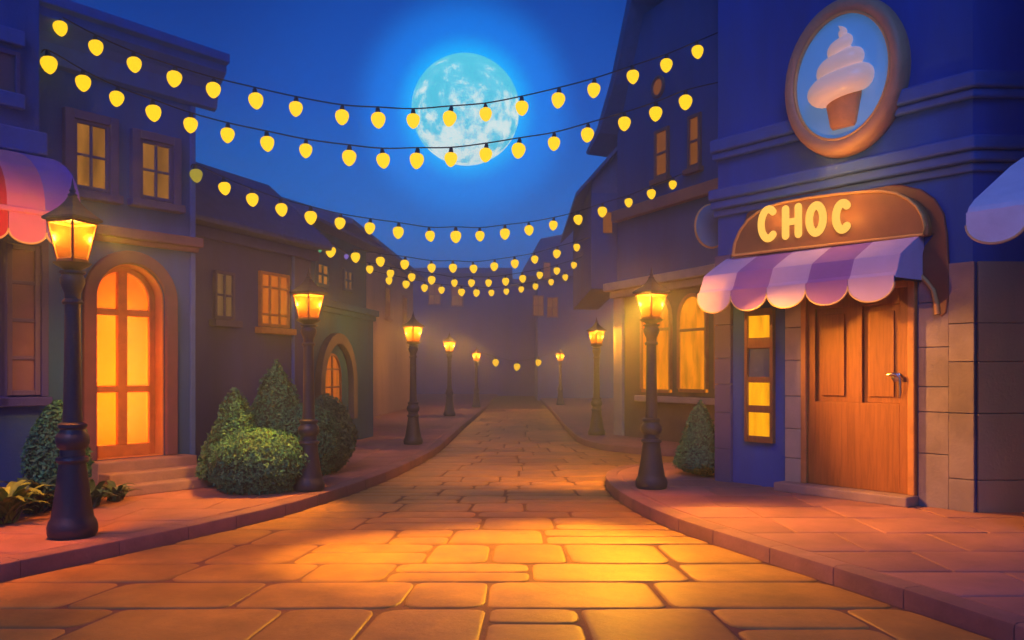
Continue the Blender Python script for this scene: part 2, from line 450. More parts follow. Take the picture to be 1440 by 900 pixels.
# slabs laid over the beds, visible joints
def slabs(name, dmin, dmax, xin, xout, parent, sgn):
    m = MB(); d = dmin
    while d < dmax:
        h = random.uniform(.8, 1.05); d2 = d+h
        x0 = xin((d+d2)/2)+sgn*.24; cuts = [x0]; x = x0+sgn*random.uniform(.6, 1.2)
        while (xout-x)*sgn > .3: cuts.append(x); x += sgn*random.uniform(.95, 1.35)
        cuts.append(xout)
        for i, (a, b) in enumerate(zip(cuts, cuts[1:])):
            def ed(v, dd): return xin(dd)+sgn*.24 if v == x0 else v+(dd-(d+d2)/2)*(-.25*sgn*-1 if False else 0)
            q = [(ed(a, d)+sgn*.008, d+.008), (ed(b, d)-sgn*.008, d+.008), (ed(b, d2)-sgn*.008, d2-.008), (ed(a, d2)+sgn*.008, d2-.008)]
            if sgn < 0: q = [q[1], q[0], q[3], q[2]]
            stone(m, q, .004, .010, .03, .002, .008)
        d = d2
    return m.build('slab_joints', SLAB, parent, smooth=50)
slabs('slabs', 4, 30, lambda d: interp(LK, d), -11.0, sl, -1)
slabs('slabs', 4, 15.2, lambda d: interp(RK, d), 9.5, sr, 1)
slabs('slabs', 24.5, 34, lambda d: interp(R2K, d), 7.0, sf, 1)

# ------------------------------------------------------------------ building pieces
def window(par, s0, s1, z0, z1, cols=2, rows=2, pane=WINL, frame=FRAMEP, fw=.055, out=.0, trim=None, tw=.12, sill=True, bars=None):
    """rectangular window on the facade plane y = -out: frame with glazing bars, panes, outer trim, sill"""
    m = MB(); y0, y1 = -out-.07, -out+.03
    m.box(s0, s0+fw, y0, y1, z0, z1).box(s1-fw, s1, y0, y1, z0, z1)
    m.box(s0+fw, s1-fw, y0, y1, z1-fw, z1).box(s0+fw, s1-fw, y0, y1, z0, z0+fw)
    b = fw*.75
    for i in range(1, cols):
        x = s0+(s1-s0)*i/cols; m.box(x-b/2, x+b/2, y0+.012, y1, z0+fw, z1-fw)
    for k in range(rows-1):
        z = z0+(z1-z0)*(bars[k] if bars else (k+1)/rows)
        m.box(s0+fw, s1-fw, y0+.018, y1, z-b/2, z+b/2)
    w = m.build('window', frame, par, bevel=.008)
    p = MB(); p.box(s0+fw*.5, s1-fw*.5, -out-.022, -out-.006, z0+fw*.5, z1-fw*.5); p.build('pane', pane, w)
    if trim:
        t = MB(); y2 = -out-.10
        t.box(s0-tw, s0-.003, y2, y1, z0-tw*.2, z1+tw).box(s1+.003, s1+tw, y2, y1, z0-tw*.2, z1+tw).box(s0-.003, s1+.003, y2, y1, z1+.003, z1+tw)
        t.build('surround', trim, w, bevel=.012)
    if sill:
        q = MB(); q.box(s0-tw*1.25, s1+tw*1.25, -out-.17, y1, z0-.13-tw*.2, z0-.003-tw*.2); q.build('sill', trim or frame, w, bevel=.015)
    return w
def arch_pts(s0, s1, z0, z1, n=14):
    """outline of an arched opening, from lower right anticlockwise over the top to lower left"""
    c, r = (s0+s1)/2, (s1-s0)/2; zs = z1-r
    return [(s1, z0)]+[(c+r*math.cos(math.pi*k/n), zs+r*math.sin(math.pi*k/n)) for k in range(n+1)]+[(s0, z0)]
def arch_ring(mb, s0, s1, z0, z1, w, y0, y1, n=14):
    """an arched band of width w outside the opening"""
    i_, o_ = arch_pts(s0, s1, z0, z1, n), arch_pts(s0-w, s1+w, z0, z1+w, n); N = len(i_)
    vs = [(a, y0, b) for a, b in i_]+[(a, y0, b) for a, b in o_]+[(a, y1, b) for a, b in o_]+[(a, y1, b) for a, b in i_]
    fs = []
    for k in range(N-1):
        for r in range(4): fs.append((r*N+k, r*N+k+1, ((r+1) % 4)*N+k+1, ((r+1) % 4)*N+k))
    fs += [(0, N, 2*N, 3*N), (N-1, 4*N-1, 3*N-1, 2*N-1)]
    mb.add(vs, fs)
    return mb

def arched_window(par, s0, s1, z0, z1, pane, frame, out=0.0, cols=2, bars=(.36, .7), fw=.06, name='window'):
    m = MB(); y0, y1 = -out-.07, -out+.02
    arch_ring(m, s0+fw, s1-fw, z0+fw, z1-fw, fw, y0, y1)
    m.box(s0+fw, s1-fw, y0, y1, z0, z0+fw)
    r = (s1-s0)/2
    for i in range(1, cols):
        x = s0+(s1-s0)*i/cols; m.box(x-fw*.4, x+fw*.4, y0+.01, y1, z0+fw, z1-fw*.8)
    for b in bars:
        z = z0+(z1-z0)*b; m.box(s0+fw, s1-fw, y0+.016, y1, z-fw*.4, z+fw*.4)
    w = m.build(name, frame, par, bevel=.006)
    p = MB(); p.wallpoly(arch_pts(s0+.01, s1-.01, z0+.01, z1-.01), -out-.02, -out-.005); p.build('pane', pane, w)
    return w

# ------------------------------------------------------------------ left: house with the arched glowing door
L1 = Fac((-5.46, 14.4), (.61, .793))
h1 = L1.root('arched_door_house')
tag(h1, 'blue house with tall arched glowing glass door, heavy cornice and two lit upstairs windows', 'house')
ds0, _ = L1.hit(121, 500, -.3); ds1, _ = L1.hit(216, 500, -.3)
DZ0 = .46; DZ1 = L1.hit(168, 374, -.3)[1]
SW = -3.5
AO = .012
nb = arch_pts(ds0-.05, ds1+.05, DZ0, DZ1+.05)
m = MB()
m.wallpoly([(SW, -.1), (0, -.1), (0, 6.95), (SW, 6.95), (SW, DZ0)]+[(p[0], p[1]) for p in nb[::-1]][:0]+[], 5.0, 5.01)
# front slab as pieces round the arched opening
fr = MB()
fr.box(SW, ds0-AO, 0, .45, -.1, 6.95); fr.box(ds1+AO, 0, 0, .45, -.1, 6.95)
fr.box(ds0-AO, ds1+AO, 0, .45, -.1, DZ0)
ap = [p for p in arch_pts(ds0-AO, ds1+AO, DZ0, DZ1+AO)[1:-1]]
for a, b in zip(ap, ap[1:]):
    vs = [(a[0],0,a[1]),(a[0],0,6.95),(b[0],0,6.95),(b[0],0,b[1]),(a[0],.45,a[1]),(a[0],.45,6.95),(b[0],.45,6.95),(b[0],.45,b[1])]
    fr.add(vs, [(0,1,2,3),(7,6,5,4),(0,3,7,4),(1,5,6,2)])
fr.box(SW, SW+.3, .45, 1.5, -.1, 6.95).box(-.3, 0, .45, 1.5, -.1, 6.95).box(SW+.3, -.3, .45, 1.5, 6.6, 6.95).box(SW, 0, 1.5, 4.5, -.1, 6.95)
fr.build('wall', BLUE, h1)
rm = MB(); rm.box(ds0-.45, ds0-.4, .452, 1.45, .2, DZ1+.3).box(ds1+.4, ds1+.45, .452, 1.45, .2, DZ1+.3).box(ds0-.4, ds1+.4, 1.4, 1.45, .2, DZ1+.3).box(ds0-.4, ds1+.4, .452, 1.4, .2, .4).box(ds0-.4, ds1+.4, .452, 1.4, DZ1+.22, DZ1+.3)
rm.build('entrance_hall', surface('warm_hall_plaster', (.75, .55, .35), .9, .15, 2, .05), h1)
# door: frame, glazing bars, panes
df = MB(); fw = .10
arch_ring(df, ds0+fw, ds1-fw, DZ0+.004, DZ1-fw, fw+.008, .24, .36, 18)
df.box(ds0+fw, ds1-fw, .24, .36, DZ0+.004, DZ0+.2)
cx = (ds0+ds1)/2
df.box(cx-.075, cx+.075, .23, .35, DZ0+.2, DZ1-fw*.8)
zb1 = L1.hit(168, 440, -.3)[1]; zb2 = L1.hit(168, 547, -.3)[1]
for zb in (zb1, zb2): df.box(ds0+fw, ds1-fw, .236, .354, zb-.05, zb+.05)
door = df.build('door', WOODF, h1, bevel=.012)
dp = MB(); dp.wallpoly(arch_pts(ds0+.05, ds1-.05, DZ0+.1, DZ1-.05, 18), .30, .312); dp.build('pane', DOORG, door)
ar = MB(); arch_ring(ar, ds0-AO, ds1+AO, DZ0, DZ1+AO, .20, -.09, -.002, 18); ar.build('arch_surround', TRIMP, h1, bevel=.02)
rv = MB(); arch_ring(rv, ds0+.014, ds1-.014, DZ0+.004, DZ1-.014, .022, .003, .236, 18); rv.box(ds0+.02, ds1-.02, .003, .236, DZ0+.002, DZ0+.012); rv.build('door_reveal', surface('warm_glow_reveal', (.62, .30, .10), .8, .2, 3, .1), h1)  # door's orange glow on the jamb put into the lining's colour
hl = bpy.data.lights.new('hall_lamp', 'AREA'); hl.energy = 900; hl.color = (1, .40, .055); hl.shape = 'RECTANGLE'; hl.size = .7; hl.size_y = 2.0
hlo = bpy.data.objects.new('hall_lamp', hl); COL.objects.link(hlo); hlo.parent = h1; hlo.location = (cx, 1.36, 1.7); hlo.rotation_euler = (R(-90), 0, 0)
# cornice, ledge, corner rim light strip
pr = [(0,6.30),(-.08,6.34),(-.13,6.62),(-.20,6.74),(-.36,6.90),(-.36,7.02),(-.46,7.05),(-.46,7.2),(0,7.2)]
co = MB(); co.along(pr, SW, .40); co.box(SW, .36, 0, 4.6, 6.96, 7.19); co.build('cornice', TRIMB, h1, bevel=.012)
le = MB(); zl = L1.hit(240, 331)[1]; le.box(SW, .10, -.16, .0, zl-.16, zl); le.box(SW, .05, -.10, 0, zl-.24, zl-.162); le.build('ledge', TRIMP, h1, bevel=.02)
ct = MB(); ct.box(-.07, .03, -.03, .4, -.1, zl-.25).box(-.07, .03, -.03, .4, zl+.003, 6.3); ct.build('corner_rim_light', TRIMB, h1, bevel=.015)  # added pale strip: rim light on the corner put into its colour
for (a, b, c, d_) in ((101, 151, 173, 268), (194, 240, 201, 282)):
    s0, s1, z0, z1 = L1.rect(a, b, c, d_)
    window(h1, s0, s1, z0, z1, 2, 2, WINL, FRAMEP, .05, trim=FRAMEP, tw=.14)
st = MB()
for i in range(3):
    st.box(ds0-.15, ds1+.38, -.38-.34*i, -.002 if i == 0 else -.38-.34*(i-1)-.002, .0, DZ0-.152*i-.004)
st.build('front_steps', STEP, h1, bevel=.02)

# ------------------------------------------------------------------ left edge: shop with the red striped awning
L0 = Fac((-6.72, 12.0), (.61, .793))
h0 = L0.root('corner_shop')
tag(h0, 'blue shop front with dull tall paned window, cut by left photo edge', 'shop')
w = MB(); w.box(-3.6, 0, 0, 1.8, -.1, 8.2); w.build('wall', BLUE, h0)
for nm, (pa, pb, o, e_) in {'ledge': (181, 214, .14, .06), 'window_hood': (44, 66, .12, None), 'window_ledge': (133, 154, .12, None)}.items():
    zt = L0.hit(20, pa)[1]; zb = L0.hit(20, pb)[1]
    x1 = e_ if e_ is not None else L0.hit(31, 100)[0]
    q = MB(); q.box(-3.6, x1, -o, 0, zb, zt); q.build(nm, TRIMB, h0, bevel=.02)
s0, s1, z0, z1 = L0.rect(-45, 26, 66, 132); window(h0, s0, s1, z0, z1, 2, 1, DULL, FRAMEP, .06, sill=False)
s0, s1, z0, z1 = L0.rect(7, 54, 345, 556); window(h0, s0, s1, z0, z1, 1, 4, DULL, FRAMEP, .07, trim=SLATE, tw=.1, sill=True)
s0, s1, z0, z1 = L0.rect(-52, -8, 345, 556); window(h0, s0, s1, z0, z1, 1, 4, DULL, FRAMEP, .07, trim=SLATE, tw=.1, sill=True)

def awning(fac, name, label, s0, s1, prof, zhem, cols, stripe, hem, band=None):
    """striped cloth awning; prof = (out, z) from the wall to the front edge; scalloped valance down to zhem"""
    root = fac.root(name); tag(root, label, 'awning')
    n = len(stripe)
    th = .02; fo, fz = prof[-1]
    for ci, mt in enumerate(cols):
        m = MB(); used = False
        for i in range(n):
            if stripe[i] != ci: continue
            used = True
            a, b = s0+(s1-s0)*i/n, s0+(s1-s0)*(i+1)/n
            K = 6
            for (o0, z0), (o1, z1) in zip(prof, prof[1:]):
                t = Vector((o1-o0, z1-z0)).normalized(); nx, nz = -t.y*th, t.x*th
                vs = [(a,-o0,z0),(b,-o0,z0),(b,-o1,z1),(a,-o1,z1),(a,-o0+nx*0,z0-th),(b,-o0,z0-th),(b,-o1,z1-th),(a,-o1,z1-th)]
                m.add(vs, [(0,1,2,3),(7,6,5,4),(0,4,5,1),(2,6,7,3),(0,3,7,4),(1,5,6,2)])
            # scallop
            r = (b-a)/2; c = (a+b)/2; zc = zhem+r*.72
            arc = [(c-r*math.cos(math.pi*k/14), zc-r*.72*math.sin(math.pi*k/14)) for k in range(15)]
            pl = [(a+.004, fz)]+[(min(max(x, a+.004), b-.004), z) for x, z in arc]+[(b-.004, fz)]
            v = MB(); v.wallpoly(pl, -fo-.035, -fo-.012); vo = v.build('valance', mt, root)
            hm = MB(); hm.tube([(x, -fo-.024, z) for x, z in arc], .016, 6); hm.build('hem', hem, vo, smooth=60)
        if used:
            m.build('canopy', mt, root, smooth=50)
    fm = MB(); fm.tube([(s0, -fo, fz-.03), (s1, -fo, fz-.03)], .02, 8)
    for s_ in (s0+.03, s1-.03): fm.tube([(s_, -fo, fz-.03), (s_, -.01, fz-.03)], .015, 8)
    fm.build('frame', METAL, root, smooth=60)
    if band:
        bb = MB(); bb.box(s0-.01, s1+.01, -fo-.05, -fo+.01, fz-.035, fz+.035); bb.build('front_band', band, root, bevel=.015)
    # end gores
    for s_ in (s0, s1):
        e = MB()
        pl = [(-o, z-.024) for o, z in prof]+[(-.0, fz-.02)]
        e.prism(pl, lambda a, b, t, s_=s_: (s_+(.006 if t else -.006), a, b))
        e.build('end_panel', cols[stripe[-1]], root)
    return root
# barrel-shaped red and pink awning
pts = []
zt, zf, ou = 4.78, 3.80, 1.42
for k in range(11):
    a = math.pi/2*k/10
    pts.append((.02+ou*math.sin(a)**1.0, zf+(zt-zf)*math.cos(a)**.85 if k < 10 else zf))
awning(L0, 'awning', 'red and pink striped rounded awning behind the nearest street lamp', -2.75, -.10, pts, 3.40, [REDC, PINK, PURP], [1, 0, 1, 0, 1, 2], HEM, PINK)  # end stripe violet: blue sky tint on red cloth put into its colour

# ------------------------------------------------------------------ left: low house with hipped roof
L2 = Fac((-4.54, 18.8), (.371, .928))
h2 = L2.root('hip_roof_house')
tag(h2, 'purple house with hipped slate roof and two blurry orange windows behind the bushes', 'house')
w = MB(); w.box(-4.6, 0, 0, 4.0, -.1, 4.55); w.build('wall', SLATE, h2)
rf = MB(); ov = .42
A = [(-4.8,-ov,4.5),(ov*.9,-ov,4.5),(ov*.9,4.2,4.5),(-4.8,4.2,4.5)]
B = [(-4.8,.85,5.95),(-.35,.85,5.95),(-.35,3.2,5.95),(-4.8,3.2,5.95)]
C = [(x, y, z+.10) for x, y, z in A]
rf.add(A+C+B, [(3,2,1,0),(0,1,5,4),(1,2,6,5),(2,3,7,6),(3,0,4,7),(4,5,9,8),(5,6,10,9),(6,7,11,10),(7,4,8,11),(8,9,10,11)])
rf.build('roof', ROOF, h2, bevel=.03)
ev = MB(); ev.box(-4.6, .12, -.14, 0, 4.28, 4.49); ev.build('eave_board', SLATE, h2, bevel=.02)
s0, s1, z0, z1 = L2.rect(299, 327, 382, 449); window(h2, s0, s1, z0, z1, 2, 2, WINP, FRAMEP, .06, trim=None, tw=.08)
s0, s1, z0, z1 = L2.rect(363, 404, 384, 460); window(h2, s0, s1, z0, z1, 3, 3, WINO, WOODF, .06, bars=(.22, .72), trim=None, tw=.08)
s_, _ = L2.hit(409, 400); dn = MB(); dn.tube([(s_, -.06, .0), (s_, -.06, 4.4)], .04, 10); dn.build('downpipe', TRIMB, h2, smooth=50)

# ------------------------------------------------------------------ left: teal house with a lit niche window
L3 = Fac((-4.24, 24.0), (.146, .989))
h3 = L3.root('teal_house')
tag(h3, 'narrow teal house with flat overhanging roof and an arched lit niche window', 'house')
w = MB(); w.box(-4.8, 0, 0, 3.5, 3.4, 5.3); w.box(-4.8, .32, -.10, 3.6, -.1, 3.4); w.build('wall', TEAL, h3)
rf = MB()
A = [(-5,-.45,5.25),(.5,-.45,5.25),(.5,3.9,5.25),(-5,3.9,5.25)]; C = [(x, y, z+.09) for x, y, z in A]; B = [(-5,.9,5.85),(-.9,.9,5.85),(-.9,2.6,5.85),(-5,2.6,5.85)]
rf.add(A+C+B, [(3,2,1,0),(0,1,5,4),(1,2,6,5),(2,3,7,6),(3,0,4,7),(4,5,9,8),(5,6,10,9),(6,7,11,10),(7,4,8,11),(8,9,10,11)])
rf.build('roof', ROOF, h3, bevel=.03)
q = MB(); q.box(-4.8, .46, -.24, 3.7, 3.41, 3.58); q.box(-4.8, .38, -.17, 3.66, 3.28, 3.408); q.build('ledge', TEAL, h3, bevel=.02)
for (a, b, c, d_) in ((443, 460, 369, 403), (481, 494, 379, 410)):
    s0, s1, z0, z1 = L3.rect(a, b, c, d_); window(h3, s0, s1, z0, z1, 2, 2, WINL if a < 470 else WINP, TEAL, .07, sill=False)
s0, s1, z0, z1 = L3.rect(449, 490, 484, 592, .10)
q = MB(); arch_ring(q, s0, s1, z0, z1, .28, -.26, -.09); q.build('niche_surround', surface('dim_teal_stone', (.13, .13, .15), .8, .3, 3, .2), h3, bevel=.02)
s0b, s1b, z0b, z1b = L3.rect(452, 477, 497, 571, .10)
arched_window(h3, s0b, s1b, z0b, z1b, WINO, WOODD, out=.10, fw=.05)

# ------------------------------------------------------------------ left, further: tan house; end of the street
L4 = Fac((-5.6, 46.0), (.03, 1))
h4 = L4.root('tan_house')
tag(h4, 'hazy tan house beyond the teal house, its eave sloping down to the right', 'house')
w = MB(); w.box(-17, 0, 0, 6, -.2, 6.9); w.build('wall', TAN, h4)
rf = MB(); rf.along([(-.6,6.85),(-.6,7.0),(2.6,8.0),(6.2,7.0),(6.2,6.85)], -17.3, .4); rf.build('roof', ROOF, h4)
for s_ in (-13.5, -8.2, -3.5): window(h4, s_, s_+1.0, 4.3, 5.7, 2, 2, WINF, WOODD, .08, sill=True)

h5 = empty('street_end_house', (-3.2, 74, 0))
tag(h5, 'wide hazy house closing the far end of the street with small lit windows', 'house')
w = MB(); w.box(-6.2, 2.4, 0, 8, -.2, 10.4); w.box(2.4, 8.6, .5, 8, -.2, 9.6); w.build('wall', SLATE, h5)
rf = MB(); rf.box(-6.6, 2.8, -.5, 8.4, 10.4, 10.9); rf.box(2.82, 9, 0, 8.4, 9.6, 10.0); rf.build('roof', ROOF, h5, bevel=.05)
for px, py in ((611, 413), (643, 415)):
    p = at(px, py, 74); x = p.x+3.2; window(h5, x-.55, x+.55, p.z-1.0, p.z+.9, 2, 2, WINF, WOODD, .1, sill=False)

h6 = empty('slope_roof_house', (1.5, 62, 0))
tag(h6, 'hazy blue house with sloping left roof edge, right of the far lamps', 'house')
w = MB(); w.box(0, 6.4, 0, 9, -.2, 8.95); w.build('wall', TEAL, h6)
rf = MB(); rf.wallpoly([(-1.35, 8.8), (7.2, 8.8), (7.2, 12.35), (3.9, 12.25), (.19, 11.5)], -.6, 9.4); rf.build('roof', ROOF, h6, bevel=.05)
for px, py in ((757, 430), (777, 432)):
    p = at(px, py, 62); x = p.x-1.5; window(h6, x-.42, x+.42, p.z-.75, p.z+.75, 2, 2, WINF, WOODD, .08, sill=False)
p = at(769, 381, 61.4); window(h6, p.x-1.5-.3, p.x-1.5+.3, p.z-.65, p.z+.65, 1, 2, WINF, WOODD, .08, out=.6, sill=False)

# ------------------------------------------------------------------ right: tall gabled house with the big orange shop windows
R1 = Fac((2.94, 25.0), (.431, -.902))
h7 = R1.root('gabled_house')
tag(h7, 'tall steep gabled house with round attic window and big orange arched shop windows', 'house')
w = MB(); w.wallpoly([(0,-.1),(6.2,-.1),(6.2,8.7),(4.85,11.8),(1.35,11.8),(0,8.7)], 0, 7.0); w.build('wall', surface('grey_blue_plaster', (.020, .085, .28), .88, .4, 1.1, .25, 30, streak=True), h7)
rf = MB()
lft = [(-1.0,8.45),(-.35,9.0),(.42,10.2),(1.31,12.24),(3.1,12.5),(3.1,12.2),(1.46,12.02),(.60,10.05),(-.20,8.85),(-.9,8.35)]
rf.wallpoly(lft[::-1], -.5, 7.3)
rf.wallpoly([(6.2-a, b) for a, b in lft], -.5, 7.3)
rf.build('roof', ROOF, h7, bevel=.03)
q = MB(); za = R1.hit(940, 284)[1]; q.box(0, 6.2, -.22, 0, za-.16, za+.16); q.build('band', surface('terracotta_band', (.40, .17, .10), .7, .2, 3, .1), h7, bevel=.03)
zs = R1.hit(930, 393)[1]
q = MB(); q.box(-.25, 6.2, -.35, 0, zs-.14, zs+.10); q.box(-.12, 6.2, -.2, 0, zs-.34, zs-.143); q.build('shop_cornice', STONEC, h7, bevel=.03)
q = MB(); q.box(-.03, .42, -.12, 0, -.1, zs-.35); q.build('pilaster', STONEC, h7, bevel=.02)
for (a, b, c, d_) in ((922, 942, 181, 250), (969, 987, 161, 236)):
    s0, s1, z0, z1 = R1.rect(a, b, c, d_); window(h7, s0, s1, z0, z1, 1, 2, WINF, WOODD, .09, sill=True, tw=.06)
s0, s1, z0, z1 = R1.rect(918, 935, 112, 133); c0, c1 = (s0+s1)/2, (z0+z1)/2
q = MB(); ring = [(c0+.26*math.cos(2*math.pi*k/24), c1+.26*math.sin(2*math.pi*k/24)) for k in range(24)]
q.tube([(a, -.03, b) for a, b in ring]+[(ring[0][0], -.03, ring[0][1])], .05, 8, cap=False); rw = q.build('round_window', WOODD, h7, smooth=60)
p = MB(); p.wallpoly(ring, -.03, -.006); p.build('pane', WINF, rw)
for (a, b) in ((904, 947), (956, 998), (1008, 1046)):
    s0, s1, z0, z1 = R1.rect(a, b, 412, 552); arched_window(h7, s0, s1, z0, z1, WINY, WOODF, out=.032, cols=1, bars=(.63,), fw=.09)
q = MB(); s0, _ = R1.hit(900, 560); z_ = R1.hit(950, 560)[1]; q.box(s0, 6, -.2, 0, z_-.12, z_+.04); q.build('shop_sill', STONEC, h7, bevel=.02)
# jettied upper storey on the street side with a lean-to roof
cs = [R1.loc(p) for p in ((2.2, 25.3), (3.05, 25.3), (3.2, 33.5), (2.2, 33.5))]
q = MB(); q.vert(cs, 4.3, 7.15); q.build('jetty', MATS['grey_blue_plaster'], h7, bevel=.02)
q = MB()
def lw(x, y, z): a, b = R1.loc((x, y)); return (a, b, z)
vs = [lw(1.72,25.0,6.95), lw(3.1,25.0,8.5), lw(3.3,34,8.5), lw(1.72,34,6.95), lw(1.72,25.0,7.1), lw(3.1,25.0,8.65), lw(3.3,34,8.65), lw(1.72,34,7.1)]
q.add(vs, [(3,2,1,0),(4,5,6,7),(0,1,5,4),(1,2,6,5),(2,3,7,6),(3,0,4,7)])
vs = [lw(2.2,25.32,6.9), lw(3.1,25.32,6.9), lw(3.1,25.32,8.45), lw(2.2,25.32,7.45), lw(2.2,33.4,6.9), lw(3.1,33.4,6.9), lw(3.1,33.4,8.45), lw(2.2,33.4,7.45)]
q.add(vs, [(0,1,2,3),(7,6,5,4),(0,4,5,1),(1,5,6,2),(2,6,7,3),(3,7,4,0)])
q.build('lean_to_roof', ROOF, h7, bevel=.03)
s0, s1, z0, z1 = R1.rect(858, 871, 302, 326); 
p0 = at(865, 313, 25.28); a, b = R1.loc((p0.x, p0.y))
q = MB(); vs = [lw(2.55,25.25,p0.z-.3), lw(2.82,25.25,p0.z-.3), lw(2.82,25.25,p0.z+.3), lw(2.55,25.25,p0.z+.3)]
vs += [lw(2.55,25.31,p0.z-.3), lw(2.82,25.31,p0.z-.3), lw(2.82,25.31,p0.z+.3), lw(2.55,25.31,p0.z+.3)]
q.add(vs, [(0,1,2,3),(7,6,5,4),(0,4,5,1),(1,5,6,2),(2,6,7,3),(3,7,4,0)]); q.build('jetty_window', WINF, h7)
q = MB(); q.box(.43, 6.2, -.03, -.002, -.1, zs-.345); q.build('shop_front', surface('olive_tan_plaster', (.20, .15, .085), .85, .3, 1.4, .2, 30), h7)

# ------------------------------------------------------------------ right: the ice cream shop
R0 = Fac((3.37, 14.3), (.613, -.79))
h8 = R0.root('ice_cream_shop')
tag(h8, 'deep blue corner shop with wooden door, stone corner and two cornices', 'shop')
FL = R0.hit(1368, 500)[0]
fp = [(0, 0), (FL, 0), R0.loc((12.5, 11.35)), R0.loc((12.5, 17.2)), R0.loc((4.4, 17.2))]
w = MB(); w.vert(fp, -.1, 9.0); w.build('wall', BLUE2, h8)
SB = Vector(fp[2])-Vector(fp[1]); SB.normalize(); NB = Vector((SB.y, -SB.x))
def mitre(o, s_start=-.06, back=3.2):
    """plan outline of a band standing o proud of both street walls"""
    c = Vector(fp[1]); bis = (Vector((0, -1))+NB)
    k = bis*(o/ (1+Vector((0, -1)).dot(NB)))
    e1 = c+SB*back
    return [(s_start, -o), (c.x+k.x, c.y+k.y), (e1.x+NB.x*o, e1.y+NB.y*o), (e1.x, e1.y), (c.x, c.y), (s_start, 0)]
zc1 = R0.hit(1004, 205)[1]; zc0 = R0.hit(1004, 284)[1]
q = MB(); q.vert(mitre(.16), zc1-.16, zc1+.05); q.vert(mitre(.10), zc1-.28, zc1-.163); q.build('upper_cornice', TRIMB, h8, bevel=.03)
q = MB(); q.vert(mitre(.20), zc0-.02, zc0+.16); q.vert(mitre(.14), zc0-.16, zc0-.023); q.vert(mitre(.06), zc0-.28, zc0-.163); q.build('lower_cornice', TRIMB, h8, bevel=.03)
# pilaster blocks at the left, stone blocks beside the door and at the corner
def blocks(name, s0, s1, zs, o, mt, par=h8):
    q = MB()
    for a, b in zip(zs, zs[1:]): q.tone = random.random(); q.box(s0, s1, -o, 0, a+.004, b-.004)
    return q.build(name, mt, par, bevel=.011)
WORN = surface('worn_grey_corner_stone', (.27, .23, .26), .85, .4, 1.6, .35, 24, tone=.12)
ztop = R0.hit(1015, 360)[1]
blocks('corner_pilaster', -.02, R0.hit(1031, 500)[0], [-.08, .55, 1.15, 1.62, 2.05, 2.6, 3.2, ztop], .07, surface('purple_block_stone', (.11, .09, .21), .85, .2, 3, .25, 30))
sdl, sdr = R0.hit(1131, 550)[0], R0.hit(1291, 550)[0]
blocks('door_pilaster', R0.hit(1108, 550)[0], sdl-.005, [-.08, .5, .95, 1.45, 2.0, 2.5, 2.95], .08, STONEC)
blocks('corner_stones', sdr+.02, sdr+.43, [-.08, .72, 1.28, 1.62, 2.15, 2.75, 3.25], .035, WORN)
blocks('corner_stones', sdr+.433, FL+.04, [-.08, .42, 1.28, 1.95, 2.45, 3.25], .05, WORN)
q = MB()
for a, b in zip([-.08, .42, 1.28, 1.95, 2.45, 3.25], [.42, 1.28, 1.95, 2.45, 3.25]):
    c = Vector(fp[1]); e1 = c+SB*2.8
    pl = [(c.x+SB.x*.045+NB.x*.05, c.y+SB.y*.045+NB.y*.05), (e1.x+NB.x*.05, e1.y+NB.y*.05), (e1.x, e1.y), (c.x+SB.x*.045, c.y+SB.y*.045)]
    q.vert(pl, a+.003, b-.003)
q.build('side_wall_facing', TAN, h8, bevel=.012)
# lit square panes in a narrow upright frame
sa, sb = R0.hit(1051, 520)[0], R0.hit(1091, 520)[0]
q = MB(); zz = lambda py: R0.hit(1071, py)[1]
rows = [(444, 475), (490, 530), (538, 570), (580, 613)]
q.box(sa, sb, -.02, .0, zz(622), zz(434))
for s_, t_ in ((sa, sa+.06), (sb-.06, sb)): q.box(s_, t_, -.085, -.021, zz(622), zz(434))
ys = [434]+[v for r in rows for v in r]+[622]
for a, b in zip(ys[::2], ys[1::2]): q.box(sa+.06, sb-.06, -.08, -.021, zz(b), zz(a))
wf = q.build('window', WOODD, h8, bevel=.008)
for i, (a, b) in enumerate(rows):
    p = MB(); p.box(sa+.05, sb-.05, -.042, -.022, zz(b)-.01, zz(a)+.01); p.build('pane', NAVYG if i == 1 else WINB, wf)
# door
zd = R0.hit(1210, 400)[1]; zb_ = .14
q = MB(); q.box(sdl, sdl+.09, -.10, 0, zb_, zd).box(sdr-.10, sdr, -.10, 0, zb_, zd).box(sdl+.09, sdr-.10, -.10, 0, zd-.1, zd); q.build('door_frame', WOODF, h8, bevel=.015)
a, b = sdl+.092, sdr-.102
pz0 = R0.hit(1210, 566)[1]; pz1 = R0.hit(1210, 431)[1]; md = (a+b)/2
q = MB(); t = .13
q.box(a, a+t, -.055, 0, zb_+.004, zd-.1).box(b-t, b, -.055, 0, zb_+.004, zd-.1).box(md-.1, md+.1, -.055, 0, pz0, pz1)
q.box(a+t, b-t, -.055, 0, zb_+.004, pz0).box(a+t, b-t, -.055, 0, pz1, zd-.1)
q.box(a+t, md-.1, -.012, 0, pz0, pz1).box(md+.1, b-t, -.012, 0, pz0, pz1)
q.box(a+t+.09, md-.19, -.034, -.012, pz0+.09, pz1-.09).box(md+.19, b-t-.09, -.034, -.012, pz0+.09, pz1-.09)
dr = q.build('door', WOOD, h8, bevel=.012, seg=3)
hs, hz = R0.hit(1258, 530, .1)
q = MB(); q.lathe([(.0, -.001), (.065, 0), (.07, .012), (.05, .03), (0, .034)], 20)
q.v = [(hs+x, -.056-z, hz+y) for x, y, z in q.v]
q.tube([(hs-.08, -.135, hz+.03), (hs-.02, -.145, hz+.035), (hs+.05, -.14, hz+.035), (hs+.085, -.13, hz+.0), (hs+.09, -.125, hz-.10), (hs+.09, -.12, hz-.22), (hs+.075, -.11, hz-.29)], [.022,.03,.026,.022,.02,.02,.018], 10)
